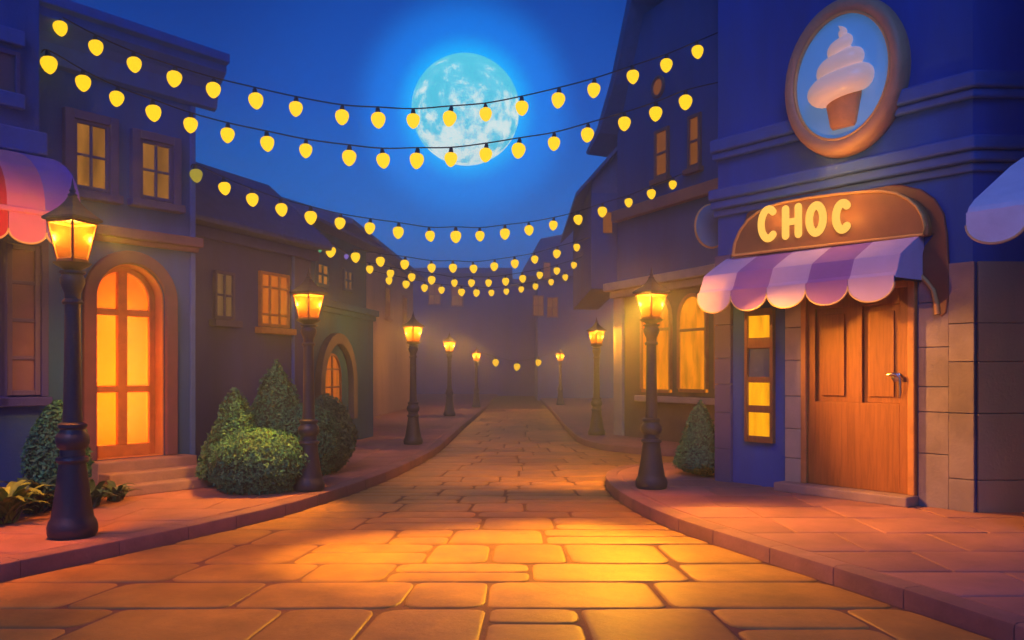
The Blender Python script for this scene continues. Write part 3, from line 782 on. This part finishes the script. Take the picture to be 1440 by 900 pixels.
q.tube([(hs, -.08, hz+.01), (hs, -.14, hz+.03)], .022, 10)
q.build('handle', CHROME, dr, smooth=50)
q = MB(); q.box(R0.hit(1106, 690)[0], sdr+.02, -.34, 0, -.0, zb_); q.build('threshold', STEP, h8, bevel=.02)

# board with the lettering, brown surround that drips down the wall
def board_shape(pts_px, off): return [R0.hit(x, y, off) for x, y in pts_px]
bp = [(1027, 361), (1304, 331), (1306, 318), (1302, 303), (1294, 290), (1281, 279), (1264, 271), (1242, 268), (1215, 269), (1180, 272), (1140, 277), (1105, 283), (1082, 289), (1063, 298), (1048, 310), (1037, 325), (1030, 342)]
sg = R0.root('shop_sign'); tag(sg, 'brown rounded sign board reading CHOC in glowing cream letters over the awning', 'sign')
poly = board_shape(bp, .14)
q = MB(); q.wallpoly(poly, -.14, -.005); q.build('board', BROWN, sg, bevel=.025)
q = MB(); cc = Vector((sum(p[0] for p in poly)/len(poly), sum(p[1] for p in poly)/len(poly)))
rim = [Vector(p) for p in poly]; rim = [cc+(p-cc)*.965 for p in rim]
q.tube([(p.x, -.145, p.y) for p in rim]+[(rim[0].x, -.145, rim[0].y)], .022, 8, cap=False); q.build('border', GOLD, sg, smooth=60)
def stroke(mb, pts_, r, y):
    P = [Vector((a, y, b)) for a, b in pts_]
    d0 = (P[0]-P[1]).normalized(); d1 = (P[-1]-P[-2]).normalized(); cap0 = []; cap1 = []
    path, rad = [], []
    for k in range(5):
        a = math.pi/2*k/5; path.append(P[0]+d0*r*math.cos(a)); rad.append(max(.004, r*math.sin(a)))
    path += P; rad += [r]*len(P)
    for k in range(4, -1, -1):
        a = math.pi/2*k/5; path.append(P[-1]+d1*r*math.cos(a)); rad.append(max(.004, r*math.sin(a)))
    b0 = len(mb.v); mb.tube(path, rad, 12)
    mb.v = mb.v[:b0]+[(x, y+(yy-y)*.6, z) for x, yy, z in mb.v[b0:]]
def arcp(c, rx, rz, a0, a1, n=16): return [(c[0]+rx*math.cos(R(a0+(a1-a0)*k/n)), c[1]+rz*math.sin(R(a0+(a1-a0)*k/n))) for k in range(n+1)]
q = MB(); lr = .062; yl = -.165
boxes = [(1065, 1094, 289, 341), (1100, 1128, 287, 336), (1133, 1163, 283, 333), (1169, 1198, 280, 329)]
for ch, (a, b, c, d_) in zip('CHOC', boxes):
    s0, s1, z0, z1 = R0.rect(a, b, c, d_, .16); s0 += lr; s1 -= lr; z0 += lr; z1 -= lr
    cm, rx, rz = ((s0+s1)/2, (z0+z1)/2), (s1-s0)/2, (z1-z0)/2
    if ch == 'C': stroke(q, arcp((cm[0]+.02, cm[1]), rx*1.05, rz, 52, 308, 20), lr, yl)
    elif ch == 'O': stroke(q, arcp(cm, rx, rz, 90, 449, 26), lr, yl)
    else:
        stroke(q, [(s0, z0), (s0, cm[1]), (s0, z1)], lr, yl); stroke(q, [(s1, z0), (s1, cm[1]), (s1, z1)], lr, yl); stroke(q, [(s0, cm[1]), (cm[0], cm[1]), (s1, cm[1])], lr*.85, yl)
q.build('lettering', LETTER, sg, smooth=60)
def added_sign_light(loc, w, par, col=(1, .42, .07), rad=.06):
    l = bpy.data.lights.new('added_sign_light', 'POINT'); l.energy = w; l.color = col; l.shadow_soft_size = rad
    o = bpy.data.objects.new('added_sign_light', l); COL.objects.link(o); o.parent = par; o.location = loc; return o
for px, w in ((1082, 4), (1115, 3), (1148, 3.5), (1185, 3.5)):
    a, b = R0.hit(px, 305, .35); added_sign_light((a, -.36, b), w, sg)  # added points before the letters, for their glow on the board
a, b = R0.hit(1170, 236, .8); added_sign_light((a, -.80, b), 26, sg)  # added light without a fitting, brightens the oval sign from below
sur = [(1040, 330), (1312, 330), (1300, 345), (1294, 365), (1296, 388), (1308, 404), (1316, 420), (1317, 440), (1323, 446), (1331, 440), (1334, 415), (1334, 370), (1332, 330), (1327, 300), (1314, 279), (1295, 266), (1268, 260), (1230, 259), (1180, 263), (1120, 271), (1075, 283), (1050, 300)]
dp_ = R0.root('chocolate_drip_trim'); tag(dp_, 'dark brown melted chocolate trim running down beside the CHOC board', 'trim')
poly = board_shape(sur, .05); q = MB(); q.wallpoly(poly, -.05, -.002); q.build('panel', BROWND, dp_, bevel=.02)
q = MB(); pt = [R0.hit(x, y, .06) for x, y in ((1290, 349), (1289, 368), (1293, 386), (1303, 396), (1312, 408), (1316, 424), (1318, 442))]
q.tube([(a, -.055, b) for a, b in pt], [.035, .032, .03, .028, .03, .036, .04], 10); q.build('drip_edge', GOLD, dp_, smooth=60)

# purple striped awning
aS0, aS1 = R0.hit(1022, 360, .05)[0], R0.hit(1302, 336, .05)[0]
zA = R0.hit(1160, 344, .05)[1]
zF = R0.hit(1120, 397, .75)[1]; zH = R0.hit(1120, 432, .75)[1]
awning(R0, 'awning', 'lavender and violet striped awning under the CHOC board', aS0, aS1-.05, [(.02, zA), (.20, zA-.10), (.42, zA-.225), (.62, zA-.345), (.72, zF+.02), (.75, zF-.03)], zH, [LAV, PURP], [0, 1, 0, 1, 0], HEM)

# oval sign with the ice cream in relief
so, zo = R0.hit(1183, 108, .2)
ic = R0.root('ice_cream_sign'); tag(ic, 'big oval sign with a swirl ice cream in relief on sky blue', 'sign')
a1, a2 = .93, 1.12
def oval(f, n=48): return [(so+a1*f*math.cos(2*math.pi*k/n), zo+a2*f*math.sin(2*math.pi*k/n)) for k in range(n)]
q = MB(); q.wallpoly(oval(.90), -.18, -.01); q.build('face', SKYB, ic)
q = MB(); n = 48; prof = [(1.0, -.005), (1.02, -.08), (1.0, -.22), (.96, -.27), (.89, -.28), (.83, -.26), (.80, -.22), (.80, -.15)]
vs = []; fs = []
for f, y in prof: vs += [(a, y, b) for a, b in oval(f, n)]
for i in range(len(prof)-1):
    for k in range(n): fs.append((i*n+k, i*n+(k+1) % n, (i+1)*n+(k+1) % n, (i+1)*n+k))
q.add(vs, fs); q.build('rim', RIM, ic, smooth=50)
q = MB(); o_ = oval(.805); q.tube([(a, -.235, b) for a, b in o_]+[(o_[0][0], -.235, o_[0][1])], .022, 8, cap=False); q.build('inner_edge', GOLD, ic, smooth=60)
sc_ = so+.03
q = MB(); q.lathe([(.17, -.70), (.20, -.66), (.235, -.50), (.275, -.33), (.28, -.27), (.1, -.27)], 28, (0, 0, 0), sy=.62)
q.v = [(sc_+x, -.19+y, zo+z*1.1+.03) for x, y, z in q.v]; q.build('cup', WAFER, ic, smooth=40)
q = MB(); path, rad = [], []
turns, N_ = 2.9, 120
for k in range(N_+1):
    t = k/N_; a = -math.pi*.9+turns*2*math.pi*t
    rr = .33*(1-t)**.9; z = -.22+.86*t**.95
    path.append((sc_+rr*math.cos(a)*1.0, -.20+rr*math.sin(a)*.5, zo+z)); rad.append(max(.06, .205*(1-t)**.50))
for k in range(1, 7):
    rr = k/6; path.append((path[N_][0]-.07*rr*rr, path[N_][1], path[N_][2]+.10*rr)); rad.append(max(.01, .06*(1-rr)**.8))
q.tube(path, rad, 16)
q.lathe([(.05, -.26), (.30, -.22), (.38, -.12), (.34, .02), (.25, .18), (.16, .36), (.03, .5)], 26, (0, 0, 0), sy=.6)
b0 = len(q.v)-26*7; q.v = q.v[:b0]+[(sc_+x, -.19+y, zo+z) for x, y, z in q.v[b0:]]
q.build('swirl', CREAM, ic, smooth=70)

# small round sign hanging on the alley side
rs = empty('hanging_sign', (3.34, 15.0, 0)); tag(rs, 'small blue disc sign with golden rim sticking out at the shop corner', 'sign')
p = at(1002, 318, 14.75); n = 30
q = MB(); c0 = Vector((p.x-.02, 0, p.z)); ring = [(c0.x-3.34+.27*math.cos(2*math.pi*k/n), c0.z+.36*math.sin(2*math.pi*k/n)) for k in range(n)]
q.wallpoly(ring, -.29, -.21); q.build('disc', surface('grey_blue_enamel', (.14, .24, .34), .5, .15, 3, .05), rs)
q = MB(); q.tube([(a, -.25, b) for a, b in ring]+[(ring[0][0], -.25, ring[0][1])], .03, 8, cap=False); q.build('rim', GOLD, rs, smooth=60)
q = MB(); q.tube([(c0.x-3.34, -.25, c0.z+.36), (c0.x-3.34, -.25, c0.z+.50), (.35, .0, c0.z+.50), (.7, .1, c0.z+.5)], .018, 8); q.build('bracket', METAL, rs, smooth=60)

# ------------------------------------------------------------------ right edge: neighbour shop with a lavender awning
RN = Fac((5.75, 9.5), (.613, -.79))
h9 = RN.root('neighbour_shop'); tag(h9, 'neighbouring blue shop at the right photo edge carrying the pale lavender awning', 'shop')
w = MB(); w.box(0, 5, 0, 1.2, -.1, 8); w.build('wall', BLUE2, h9)
q = MB(); q.box(-.02, 5, -.12, 0, 4.3, 4.5); q.build('ledge', TRIMB, h9, bevel=.02)
awning(RN, 'awning', 'pale lavender awning cut by the right photo edge', -.10, 3.4, [(.02, 4.22), (.35, 4.07), (.8, 3.82), (1.2, 3.60), (1.33, 3.50), (1.36, 3.44)], 3.10, [PALE, LAV], [0, 1, 0, 1, 0, 1], HEM)

# ------------------------------------------------------------------ street lamps
def lathe_obj(prof, name, mt, par, n=28, rot=0.0, smooth=38):
    q = MB(); q.lathe(prof, n, rot=rot); return q.build(name, mt, par, smooth=smooth)
def make_lamp():
    root = empty('street_lamp', (0, 0, 0))
    u = .00690
    P = lambda pairs: [(r*u, (755-y)*u) for r, y in pairs]
    lathe_obj(P([(1,755),(33,755),(36,750),(36.5,741),(34,733),(31,729),(30,724),(27.5,710),(24.5,690),(22,672),(20,657),(19.5,652),(1,652)]), 'base', METALW, root)
    lathe_obj(P([(1,652),(22.5,652),(24,648.5),(22.5,645),(18.5,643),(18,634),(22,630),(24.5,622),(23.5,614),(19,609),(18,606),(21,603),(21,599),(16,596),(1,596)]), 'collar', METAL, root)
    lathe_obj(P([(1,596),(14.5,596),(13.4,580),(12.6,540),(12.0,500),(11.6,460),(11.4,432),(1,432)]), 'shaft', METAL, root)
    lathe_obj(P([(1,432),(14,432),(15.5,429),(14,426),(11.5,424),(12,416),(15,410),(18,402),(18,396),(15,391),(19,388.5),(19,386),(12,385),(15,382),(24,378),(28,374.5),(1,374.5)]), 'capital', METAL, root)
    zb, zt = (755-374)*u, (755-316)*u; rb, rt = 20.5*u, 35*u
    fr = MB(); fr.lathe([(.001, zb-.002), (rb*1.10, zb-.002), (rb*1.10, zb+.02), (rb*.9, zb+.035), (.001, zb+.035)], 4)
    c = [(math.cos(math.pi/2*k), math.sin(math.pi/2*k)) for k in range(4)]
    for a in c: fr.tube([(a[0]*rb, a[1]*rb, zb+.01), (a[0]*rt, a[1]*rt, zt)], .0145, 6)
    for a, b in zip(c, c[1:]+c[:1]):
        fr.tube([(a[0]*rt, a[1]*rt, zt-.012), (b[0]*rt, b[1]*rt, zt-.012)], .017, 6)
        fr.tube([(a[0]*rb, a[1]*rb, zb+.03), (b[0]*rb, b[1]*rb, zb+.03)], .014, 6)
    lf = fr.build('lantern_frame', MATS['lantern_frame_paint'], root)
    for a, b in zip(c, c[1:]+c[:1]):
        g = MB(); k = .97
        g.add([(a[0]*rb*k, a[1]*rb*k, zb+.036), (b[0]*rb*k, b[1]*rb*k, zb+.036), (b[0]*rt*k, b[1]*rt*k, zt-.01), (a[0]*rt*k, a[1]*rt*k, zt-.01)], [(0,1,2,3)])
        g.build('glass_pane', PANE, lf)
    rf = MB(); re = 43.5*u
    rf.lathe([(.001, zt+.001), (re*.95, zt+.001), (re, zt+.012), (re*.985, zt+.030), (re*.72, zt+.075), (re*.46, zt+.128), (re*.27, zt+.182), (re*.15, zt+.235), (.001, zt+.24)], 4)
    ro = rf.build('lantern_roof', METAL, root)
    zf = zt+.225
    lathe_obj([(.02, zf), (.046, zf+.012), (.05, zf+.03), (.03, zf+.045), (.026, zf+.055), (.036, zf+.068), (.022, zf+.09), (.012, zf+.13), (.002, zf+.19)], 'finial', METAL, ro, 16)
    l = bpy.data.lights.new('lamp_flame', 'POINT'); l.energy = LAMP_W; l.color = LAMP_COL; l.shadow_soft_size = .035
    lo = bpy.data.objects.new('lamp_flame', l); COL.objects.link(lo); lo.parent = root; lo.location = (0, 0, zb+.74*(zt-zb))
    return root
surface('lantern_frame_paint', (.16, .055, .03), .5, .2, 8, .05, 50)
lamps = [(102, 755, 3.89, 'tallest black street lamp, nearest of all, beside the arched glowing door'),
         (434, 690, 3.38, 'black street lamp standing right in front of the clipped bushes'),
         (916, 687, 3.41, 'black street lamp on the rounded pavement corner beside the cone shrub'),
         (581, 625, 3.33, 'slim black street lamp past the teal house, sharp against warm haze'),
         (839, 612, 3.39, 'slim black street lamp below the left corner of the gabled house'),
         (632, 585, 3.50, 'blurred street lamp in the haze just beyond the slim left one'),
         (670, 573, 3.20, 'faint small street lamp deepest in the haze on the left kerb'),
         (788, 569.5, 3.25, 'faint small street lamp deepest in the haze on the right kerb')]
proto = make_lamp()
for i, (px, by, H, lab) in enumerate(lamps):
    o = proto if i == 0 else copy_tree(proto)
    dd = EYE*F/(by-VY); x = (px-VX)/F*dd
    o.location = (x, dd, .008); s_ = H/3.4; f_ = (1+(x/dd)**2)**-.5; o.scale = (s_*f_, s_*f_, s_)
    o.rotation_euler = (0, 0, math.atan2(-x, dd)*0-math.atan2(x, dd)+R(90))
    tag(o, lab, 'street lamp', 'street lamps along the street')
    if i in (3, 5, 6, 7):                                         # the lamps in the mist burn brighter
        for c in o.children:
            if c.type == 'LIGHT': c.data = c.data.copy(); c.data.energy = LAMP_W*(1.6 if i == 3 else 2.6)

def beam(px, py, H, tgt, watts, deg, col=LAMP_COL, blend=1.0):
    """a spot added beside a lantern"""
    d = EYE*F/(py-VY); base = Vector(((px-VX)/F*d, d, .008)); pos = base+Vector((0, 0, 2.82*H/3.4))
    l = bpy.data.lights.new('added_spot', 'SPOT'); l.energy = watts; l.color = col; l.spot_size = R(deg); l.spot_blend = blend; l.shadow_soft_size = .05
    o = bpy.data.objects.new('added_spot', l); COL.objects.link(o)
    par = [q for q in bpy.data.objects if q.get('category') == 'street lamp' and (q.location-base).length < .05][0]
    # the added spot floats outside the glass, on the side it shines to
    k = H/3.4; dv = Vector(tgt)-pos; az = math.atan2(dv.y, dv.x)-par.rotation_euler.z
    o.parent = par; o.location = (.285*math.cos(az), .285*math.sin(az), 2.99)
    src = pos+Vector((dv.x, dv.y, 0)).normalized()*.285*k; src.z = .008+2.99*k
    dirv = Vector(tgt)-src
    o.rotation_euler = (Matrix.Rotation(-par.rotation_euler.z, 3, 'Z') @ dirv.to_track_quat('-Z', 'Y').to_matrix()).to_euler()
BC = (1.0, .38, .014)
beam(102, 755, 3.89, (0.0, 9.1, ZR), 3200, 46, (1, .43, .014))
beam(102, 755, 3.89, (-.4, 8.6, ZR), 430, 100, (1, .24, .014))
beam(916, 687, 3.41, (-.1, 9.2, ZR), 3100, 48, (1, .43, .014))
beam(916, 687, 3.41, (1.0, 10.0, ZR), 420, 110, (1, .24, .014))
beam(916, 687, 3.41, (3.0, 10.0, 0), 1500, 52, BC)
beam(434, 690, 3.38, (-4.2, 12.2, 0), 1000, 80, BC)
beam(916, 687, 3.41, (.8, 16.8, ZR), 1300, 80, BC)
beam(916, 687, 3.41, (4.9, 11.2, 1.4), 1900, 62, (1, .38, .03))
beam(102, 755, 3.89, (-6.1, 9.0, .2), 1100, 95, (1, .26, .02))
beam(102, 755, 3.89, (-6.3, 13.4, 1.2), 900, 55, (1, .30, .02))
beam(102, 755, 3.89, (6.5, 10.9, .9), 4500, 28, (1, .36, .05))

# ------------------------------------------------------------------ light strings
def bulb_mesh():
    q = MB(); q.lathe([(.004,-.142),(.035,-.128),(.072,-.095),(.103,-.045),(.12,.01),(.121,.05),(.105,.09),(.07,.118),(.03,.128)], 18)
    o = q.build('bulb', BULB, None, smooth=60); me = o.data; bpy.data.objects.remove(o); return me
def socket_mesh():
    q = MB(); q.lathe([(.004,.12),(.043,.12),(.043,.16),(.036,.165),(.036,.195),(.028,.20),(.02,.225),(.004,.225)], 14)
    o = q.build('socket', WIRE, None, smooth=40); me = o.data; bpy.data.objects.remove(o); return me
BM, SM = bulb_mesh(), socket_mesh()
def variant(mt):
    m = BM.copy(); m.materials.clear(); m.materials.append(mt); return m
BMD, BMG, BMV = variant(BULBD), variant(BULBG), variant(BULBV)
def light_string(label, a, b, pts, special={}, scale=1.0):
    A, B = at(*a), at(*b)
    root = empty('light_string', A); tag(root, label, 'light string', 'strings of bulbs across the street')
    dirx = Vector((B.x-A.x, B.y-A.y)); n = Vector((dirx.y, -dirx.x)); k = A.x*n.x+A.y*n.y
    path = [A]
    for i, (px, py) in enumerate(pts):
        rx = (px-VX)/F; t = k/(rx*n.x+n.y)
        P = Vector((rx*t, t, EYE+(VY-py)/F*t))
        sc = scale*random.uniform(.80, .93)
        me = BM
        if i in special: me, sc = special[i]
        o = bpy.data.objects.new('bulb', me); COL.objects.link(o); o.parent = root; o.location = P-A; o.scale = (sc,)*3
        o.rotation_euler = (random.uniform(-.12, .12), random.uniform(-.16, .16), random.uniform(0, 6))
        s_ = bpy.data.objects.new('socket', SM); COL.objects.link(s_); s_.parent = o
        path.append(P+Vector((0, 0, .222*sc)))
    path.append(B)
    # wire: smooth curve through the sockets
    fine = []
    for i in range(len(path)-1):
        p0, p1, p2, p3 = path[max(i-1, 0)], path[i], path[i+1], path[min(i+2, len(path)-1)]
        for q in range(4):
            t = q/4; fine.append(.5*((2*p1)+(p2-p0)*t+(2*p0-5*p1+4*p2-p3)*t*t+(3*p1-p0-3*p2+p3)*t**3)-A)
    fine.append(B-A)
    m = MB(); m.tube(fine, .011, 6); m.build('wire', WIRE, root, smooth=60)
    return root
S1 = [(85,40),(135,67),(189,91),(245,111),(300,127),(360,142),(416,153),(481,165),(532,169),(581,170),(632,167),(683,161),(734,152),(785,141),(835,127),(890,108),(937,92),(981,73)]
S2 = [(69,91),(117,117),(164,139),(216,159),(268,176),(320,190),(376,202),(430,212),(491,222),(539,226),(586,226),(634,224),(683,218),(729,212),(779,202),(826,190),(878,174),(922,160),(964,144)]
S3 = [(276,247),(316,265),(355,281),(396,295),(437,306),(478,314),(520,321),(560,327),(605,332),(641,333),(675,332),(710,329),(744,324),(778,317),(813,309),(847,298),(884,285),(916,273),(946,260)]
S4 = [(450,351),(465,354),(487,361),(500,362),(535,368),(569,372),(607,377),(637,377),(666,378),(695,375),(724,371),(752,365),(783,357),(811,348)]
S5 = [(520,379),(549,385),(579,390),(607,394),(639,398),(663,398),(687,398),(711,396),(735,392),(759,387),(783,381),(807,373)]
S6 = [(547,395),(571,400),(597,405),(621,408),(649,411),(670,412),(691,412),(712,410),(733,407),(753,403),(775,397),(795,390)]
light_string('topmost string of yellow bulbs, crossing the middle of the moon', (52, 3, 12.3), (1009, 46, 14.25), S1)
light_string('second string of yellow bulbs from the top, crossing the lower moon', (58, 74, 12.25), (1009, 116, 14.25), S2)
light_string('third string of yellow bulbs, below the moon, starting with one dim bulb', (268, 236, 14.3), (963, 243, 21.9), S3, {0: (BMD, .85)})
light_string('fourth string of bulbs, with two tiny coloured lights at its left end', (440, 338, 18.6), (829, 334, 25.2), S4, {0: (BMG, .42), 2: (BMV, .42)})
light_string('fifth string of small bulbs, just over the lowest one', (496, 368, 23.3), (818, 361, 29.0), S5)
light_string('lowest of the six near strings, with the smallest bulbs', (521, 380, 24.2), (807, 377, 33.0), S6)
light_string('short far string of three blurred bulbs deep in the haze', (671, 494, 45.0), (787, 492, 48.4), [(697,510),(727,516),(757,510)], scale=1.7)

# ------------------------------------------------------------------ plants
def topiary(name, label, cat, base, shape, H, Rm, leaf=.05, nl=3200, mt=LEAFM, group=None):
    """clipped shrub: a dark leafy core with thousands of small leaves standing out of it"""
    root = empty(name, base); tag(root, label, cat, group)
    rnd = random.Random(hash(label) % 9973)
    rnd = random.Random(sum(ord(c) for c in label))
    def rad(t):                                                   # radius at height fraction t
        if shape == 'cone': return Rm*min(1, (t/.12)**.5 if t < .12 else 1)*max(0, (1-max(0, t-.10)/.90))**.80*1.0+.0
        if shape == 'egg': return Rm*math.sin(math.pi*min(1, (t*.93+.07)))**.62*(1.06-.30*t)
        return Rm*max(0, 1-(2*t-1)**2)**.5 if t > .38 else Rm*(.80+.20*(t/.38))
    lump = [(rnd.uniform(0, 6.28), rnd.uniform(.1, .95), rnd.uniform(.04, .10)*Rm, rnd.uniform(.25, .5)) for _ in range(26)]
    def bump(a, t):
        b = 0
        for la, lt, lh, lw_ in lump:
            da = (a-la+math.pi) % (2*math.pi)-math.pi
            b += lh*math.exp(-(da*da+((t-lt)*2.5)**2)/(lw_*lw_))
        return b-.03*Rm
    c = MB(); NT, NA = 16, 28; prof = []
    vs = []; fs = []
    for i in range(NT+1):
        t = i/NT
        for k in range(NA):
            a = 2*math.pi*k/NA; r = max(.004, (rad(t)+bump(a, t))*.90)
            vs.append((r*math.cos(a), r*math.sin(a), .03+t*H*.97))
    for i in range(NT):
        for k in range(NA): fs.append((i*NA+k, i*NA+(k+1) % NA, (i+1)*NA+(k+1) % NA, (i+1)*NA+k))
    c.add(vs, fs)
    lv = MB()
    for _ in range(nl):
        t = 1-rnd.random()**.75 if shape == 'cone' else rnd.random()
        t = min(.995, t)
        if rnd.random() > (rad(t)/Rm)*.9+.15: continue
        a = rnd.uniform(0, 2*math.pi); r = (rad(t)+bump(a, t))*rnd.uniform(.86, 1.03)
        p = Vector((r*math.cos(a), r*math.sin(a), .02+t*H))
        nv = Vector((math.cos(a), math.sin(a), .55 if shape == 'cone' else (t-.35)*2)).normalized()
        nv = (nv+Vector((rnd.gauss(0, .55), rnd.gauss(0, .55), rnd.gauss(.15, .5)))).normalized()
        s1 = leaf*rnd.uniform(.6, 1.35)
        tx = nv.cross(Vector((rnd.gauss(0, 1), rnd.gauss(0, 1), rnd.gauss(0, 1)))).normalized(); ty = nv.cross(tx)
        lv.tone = min(1, max(0, .5+rnd.gauss(0, .26)))
        q0 = p; tip = p+ty*s1*1.5+nv*s1*.3
        lv.add([q0-ty*s1*.4, q0+tx*s1*.5+nv*s1*.12, tip, q0-tx*s1*.5+nv*s1*.12], [(0, 1, 2, 3)])
    f = lv.build('foliage', mt, root)
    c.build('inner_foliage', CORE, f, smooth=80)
    sx = MB(); sx.tube([(0, 0, -.01), (0.01, 0, .12), (0, .01, H*.5)], [.05, .04, .02], 8); sx.build('stem', BARK, root, smooth=60)
    return root
def gp(px, py): d = EYE*F/(py-VY); return ((px-VX)/F*d, d, .004)
GB = 'clipped shrubs along the house fronts'
topiary('cone_shrub', 'left pointed shrub of the cluster, lit orange on its left flank', 'shrub', gp(330, 684), 'cone', 1.55, .58, .030, 9500, group=GB)
topiary('cone_shrub', 'tallest pointed green shrub, at the back of the bush cluster', 'shrub', gp(389, 668), 'cone', 2.02, .72, .034, 9500, group=GB)
topiary('round_bush', 'broad rounded bush in front of the two pointed shrubs', 'shrub', gp(367, 690), 'round', .93, .72, .028, 11000, group=GB)
topiary('round_bush', 'low rounded bush tucked behind the lamp foot, between taller shrubs', 'shrub', gp(425, 668), 'round', 1.22, .60, .032, 7500, group=GB)
topiary('egg_shrub', 'dark rounded shrub at the right end of the bush cluster', 'shrub', gp(458, 664), 'egg', 1.40, .56, .034, 7500, mt=LEAFD, group=GB)
topiary('cone_shrub', 'small egg shaped shrub half hidden behind the nearest lamp', 'shrub', gp(82, 714), 'egg', 1.42, .42, .030, 6000, group=GB)
topiary('cone_shrub', 'dark green cone shrub against the corner of the ice cream shop', 'shrub', gp(985, 668), 'cone', 1.30, .46, .028, 8500, group=GB)

def leafy(name, label, base, n, L0_, mt, spread=1.0, wid=.24, seed=1, rise=.9):
    """clump of arching blade leaves"""
    root = empty(name, base); tag(root, label, 'plant')
    rnd = random.Random(seed); q = MB(); st = MB()
    for i in range(n):
        a = rnd.uniform(0, 2*math.pi); l = L0_*rnd.uniform(.55, 1.15); up = rise*rnd.uniform(.55, 1.25)
        d = Vector((math.cos(a), math.sin(a), 0)); side = Vector((-d.y, d.x, 0)); q.tone = rnd.random()
        K = 6; L_, M_, R_ = [], [], []
        b0 = Vector((rnd.gauss(0, .05), rnd.gauss(0, .05), .02))*spread
        for k in range(K+1):
            t = k/K
            p = b0+d*(l*spread*(t**1.15)*.85)+Vector((0, 0, l*up*(1.5*t-1.05*t*t)))
            w_ = wid*l*math.sin(math.pi*min(1, .12+t*.88))**.8
            L_.append(p-side*w_+Vector((0, 0, w_*.25))); M_.append(p); R_.append(p+side*w_+Vector((0, 0, w_*.25)))
        vs = L_+M_+R_; n_ = K+1; fs = []
        for k in range(K): fs += [(k, k+1, n_+k+1, n_+k), (n_+k, n_+k+1, 2*n_+k+1, 2*n_+k)]
        q.add(vs, fs)
        st.tube([b0*.6, b0+Vector((0, 0, .05)), M_[1]], .008, 5)
    q.build('leaves', mt, root, smooth=70); st.build('stems', BARK, root, smooth=60)
    return root
leafy('fern', 'bright yellow green broad leaved plant cut by the left photo edge', gp(8, 738), 44, .52, LEAFF, 1.0, .11, 5, 1.35)
leafy('leafy_plant', 'dark low leafy plant in front of the dull shop window', gp(46, 724), 46, .52, LEAFD, 1.0, .11, 6, 1.15)
leafy('leafy_plant', 'dark spreading plant at the side of the front steps', gp(128, 714), 46, .40, LEAFD, 1.0, .12, 7, 1.15)
leafy('leafy_plant', 'small dark clump growing along the house base left of the steps', gp(160, 706), 34, .34, LEAFD, 1.0, .13, 8, 1.0)
leafy('leafy_plant', 'small fresh green leafy plant at the foot of the cone shrub', gp(990, 671), 46, .36, surface('glossy_green_leaf', (.07, .16, .04), .4, .25, 9, 0, tone=.4), 1.0, .20, 9, .9)

# ------------------------------------------------------------------ moon
MD = 460.0
mp_ = at(655, 155, MD)
bpy.ops.mesh.primitive_uv_sphere_add(segments=64, ring_count=32, radius=77/F*MD*.985, location=mp_)
mo = bpy.context.object; mo.name = 'moon'; mo.data.name = 'moon'
for p in mo.data.polygons: p.use_smooth = True
mo.data.materials.append(MOONM)
tag(mo, 'full pale cyan moon with grey seas high over the street', 'moon')

# ------------------------------------------------------------------ haze
hz = MB(); hz.box(-120, 120, -16, 240, -1.3, 13.0)
hm, t, out = mat_base('haze_air')
pv = t.nodes.new('ShaderNodeVolumePrincipled'); pv.inputs['Color'].default_value = (.52, .72, .97, 1); pv.inputs['Density'].default_value = .0145; pv.inputs['Anisotropy'].default_value = .78
t.links.new(pv.outputs[0], out.inputs['Volume'])
tag(hz.build('haze', hm), kind='stuff')
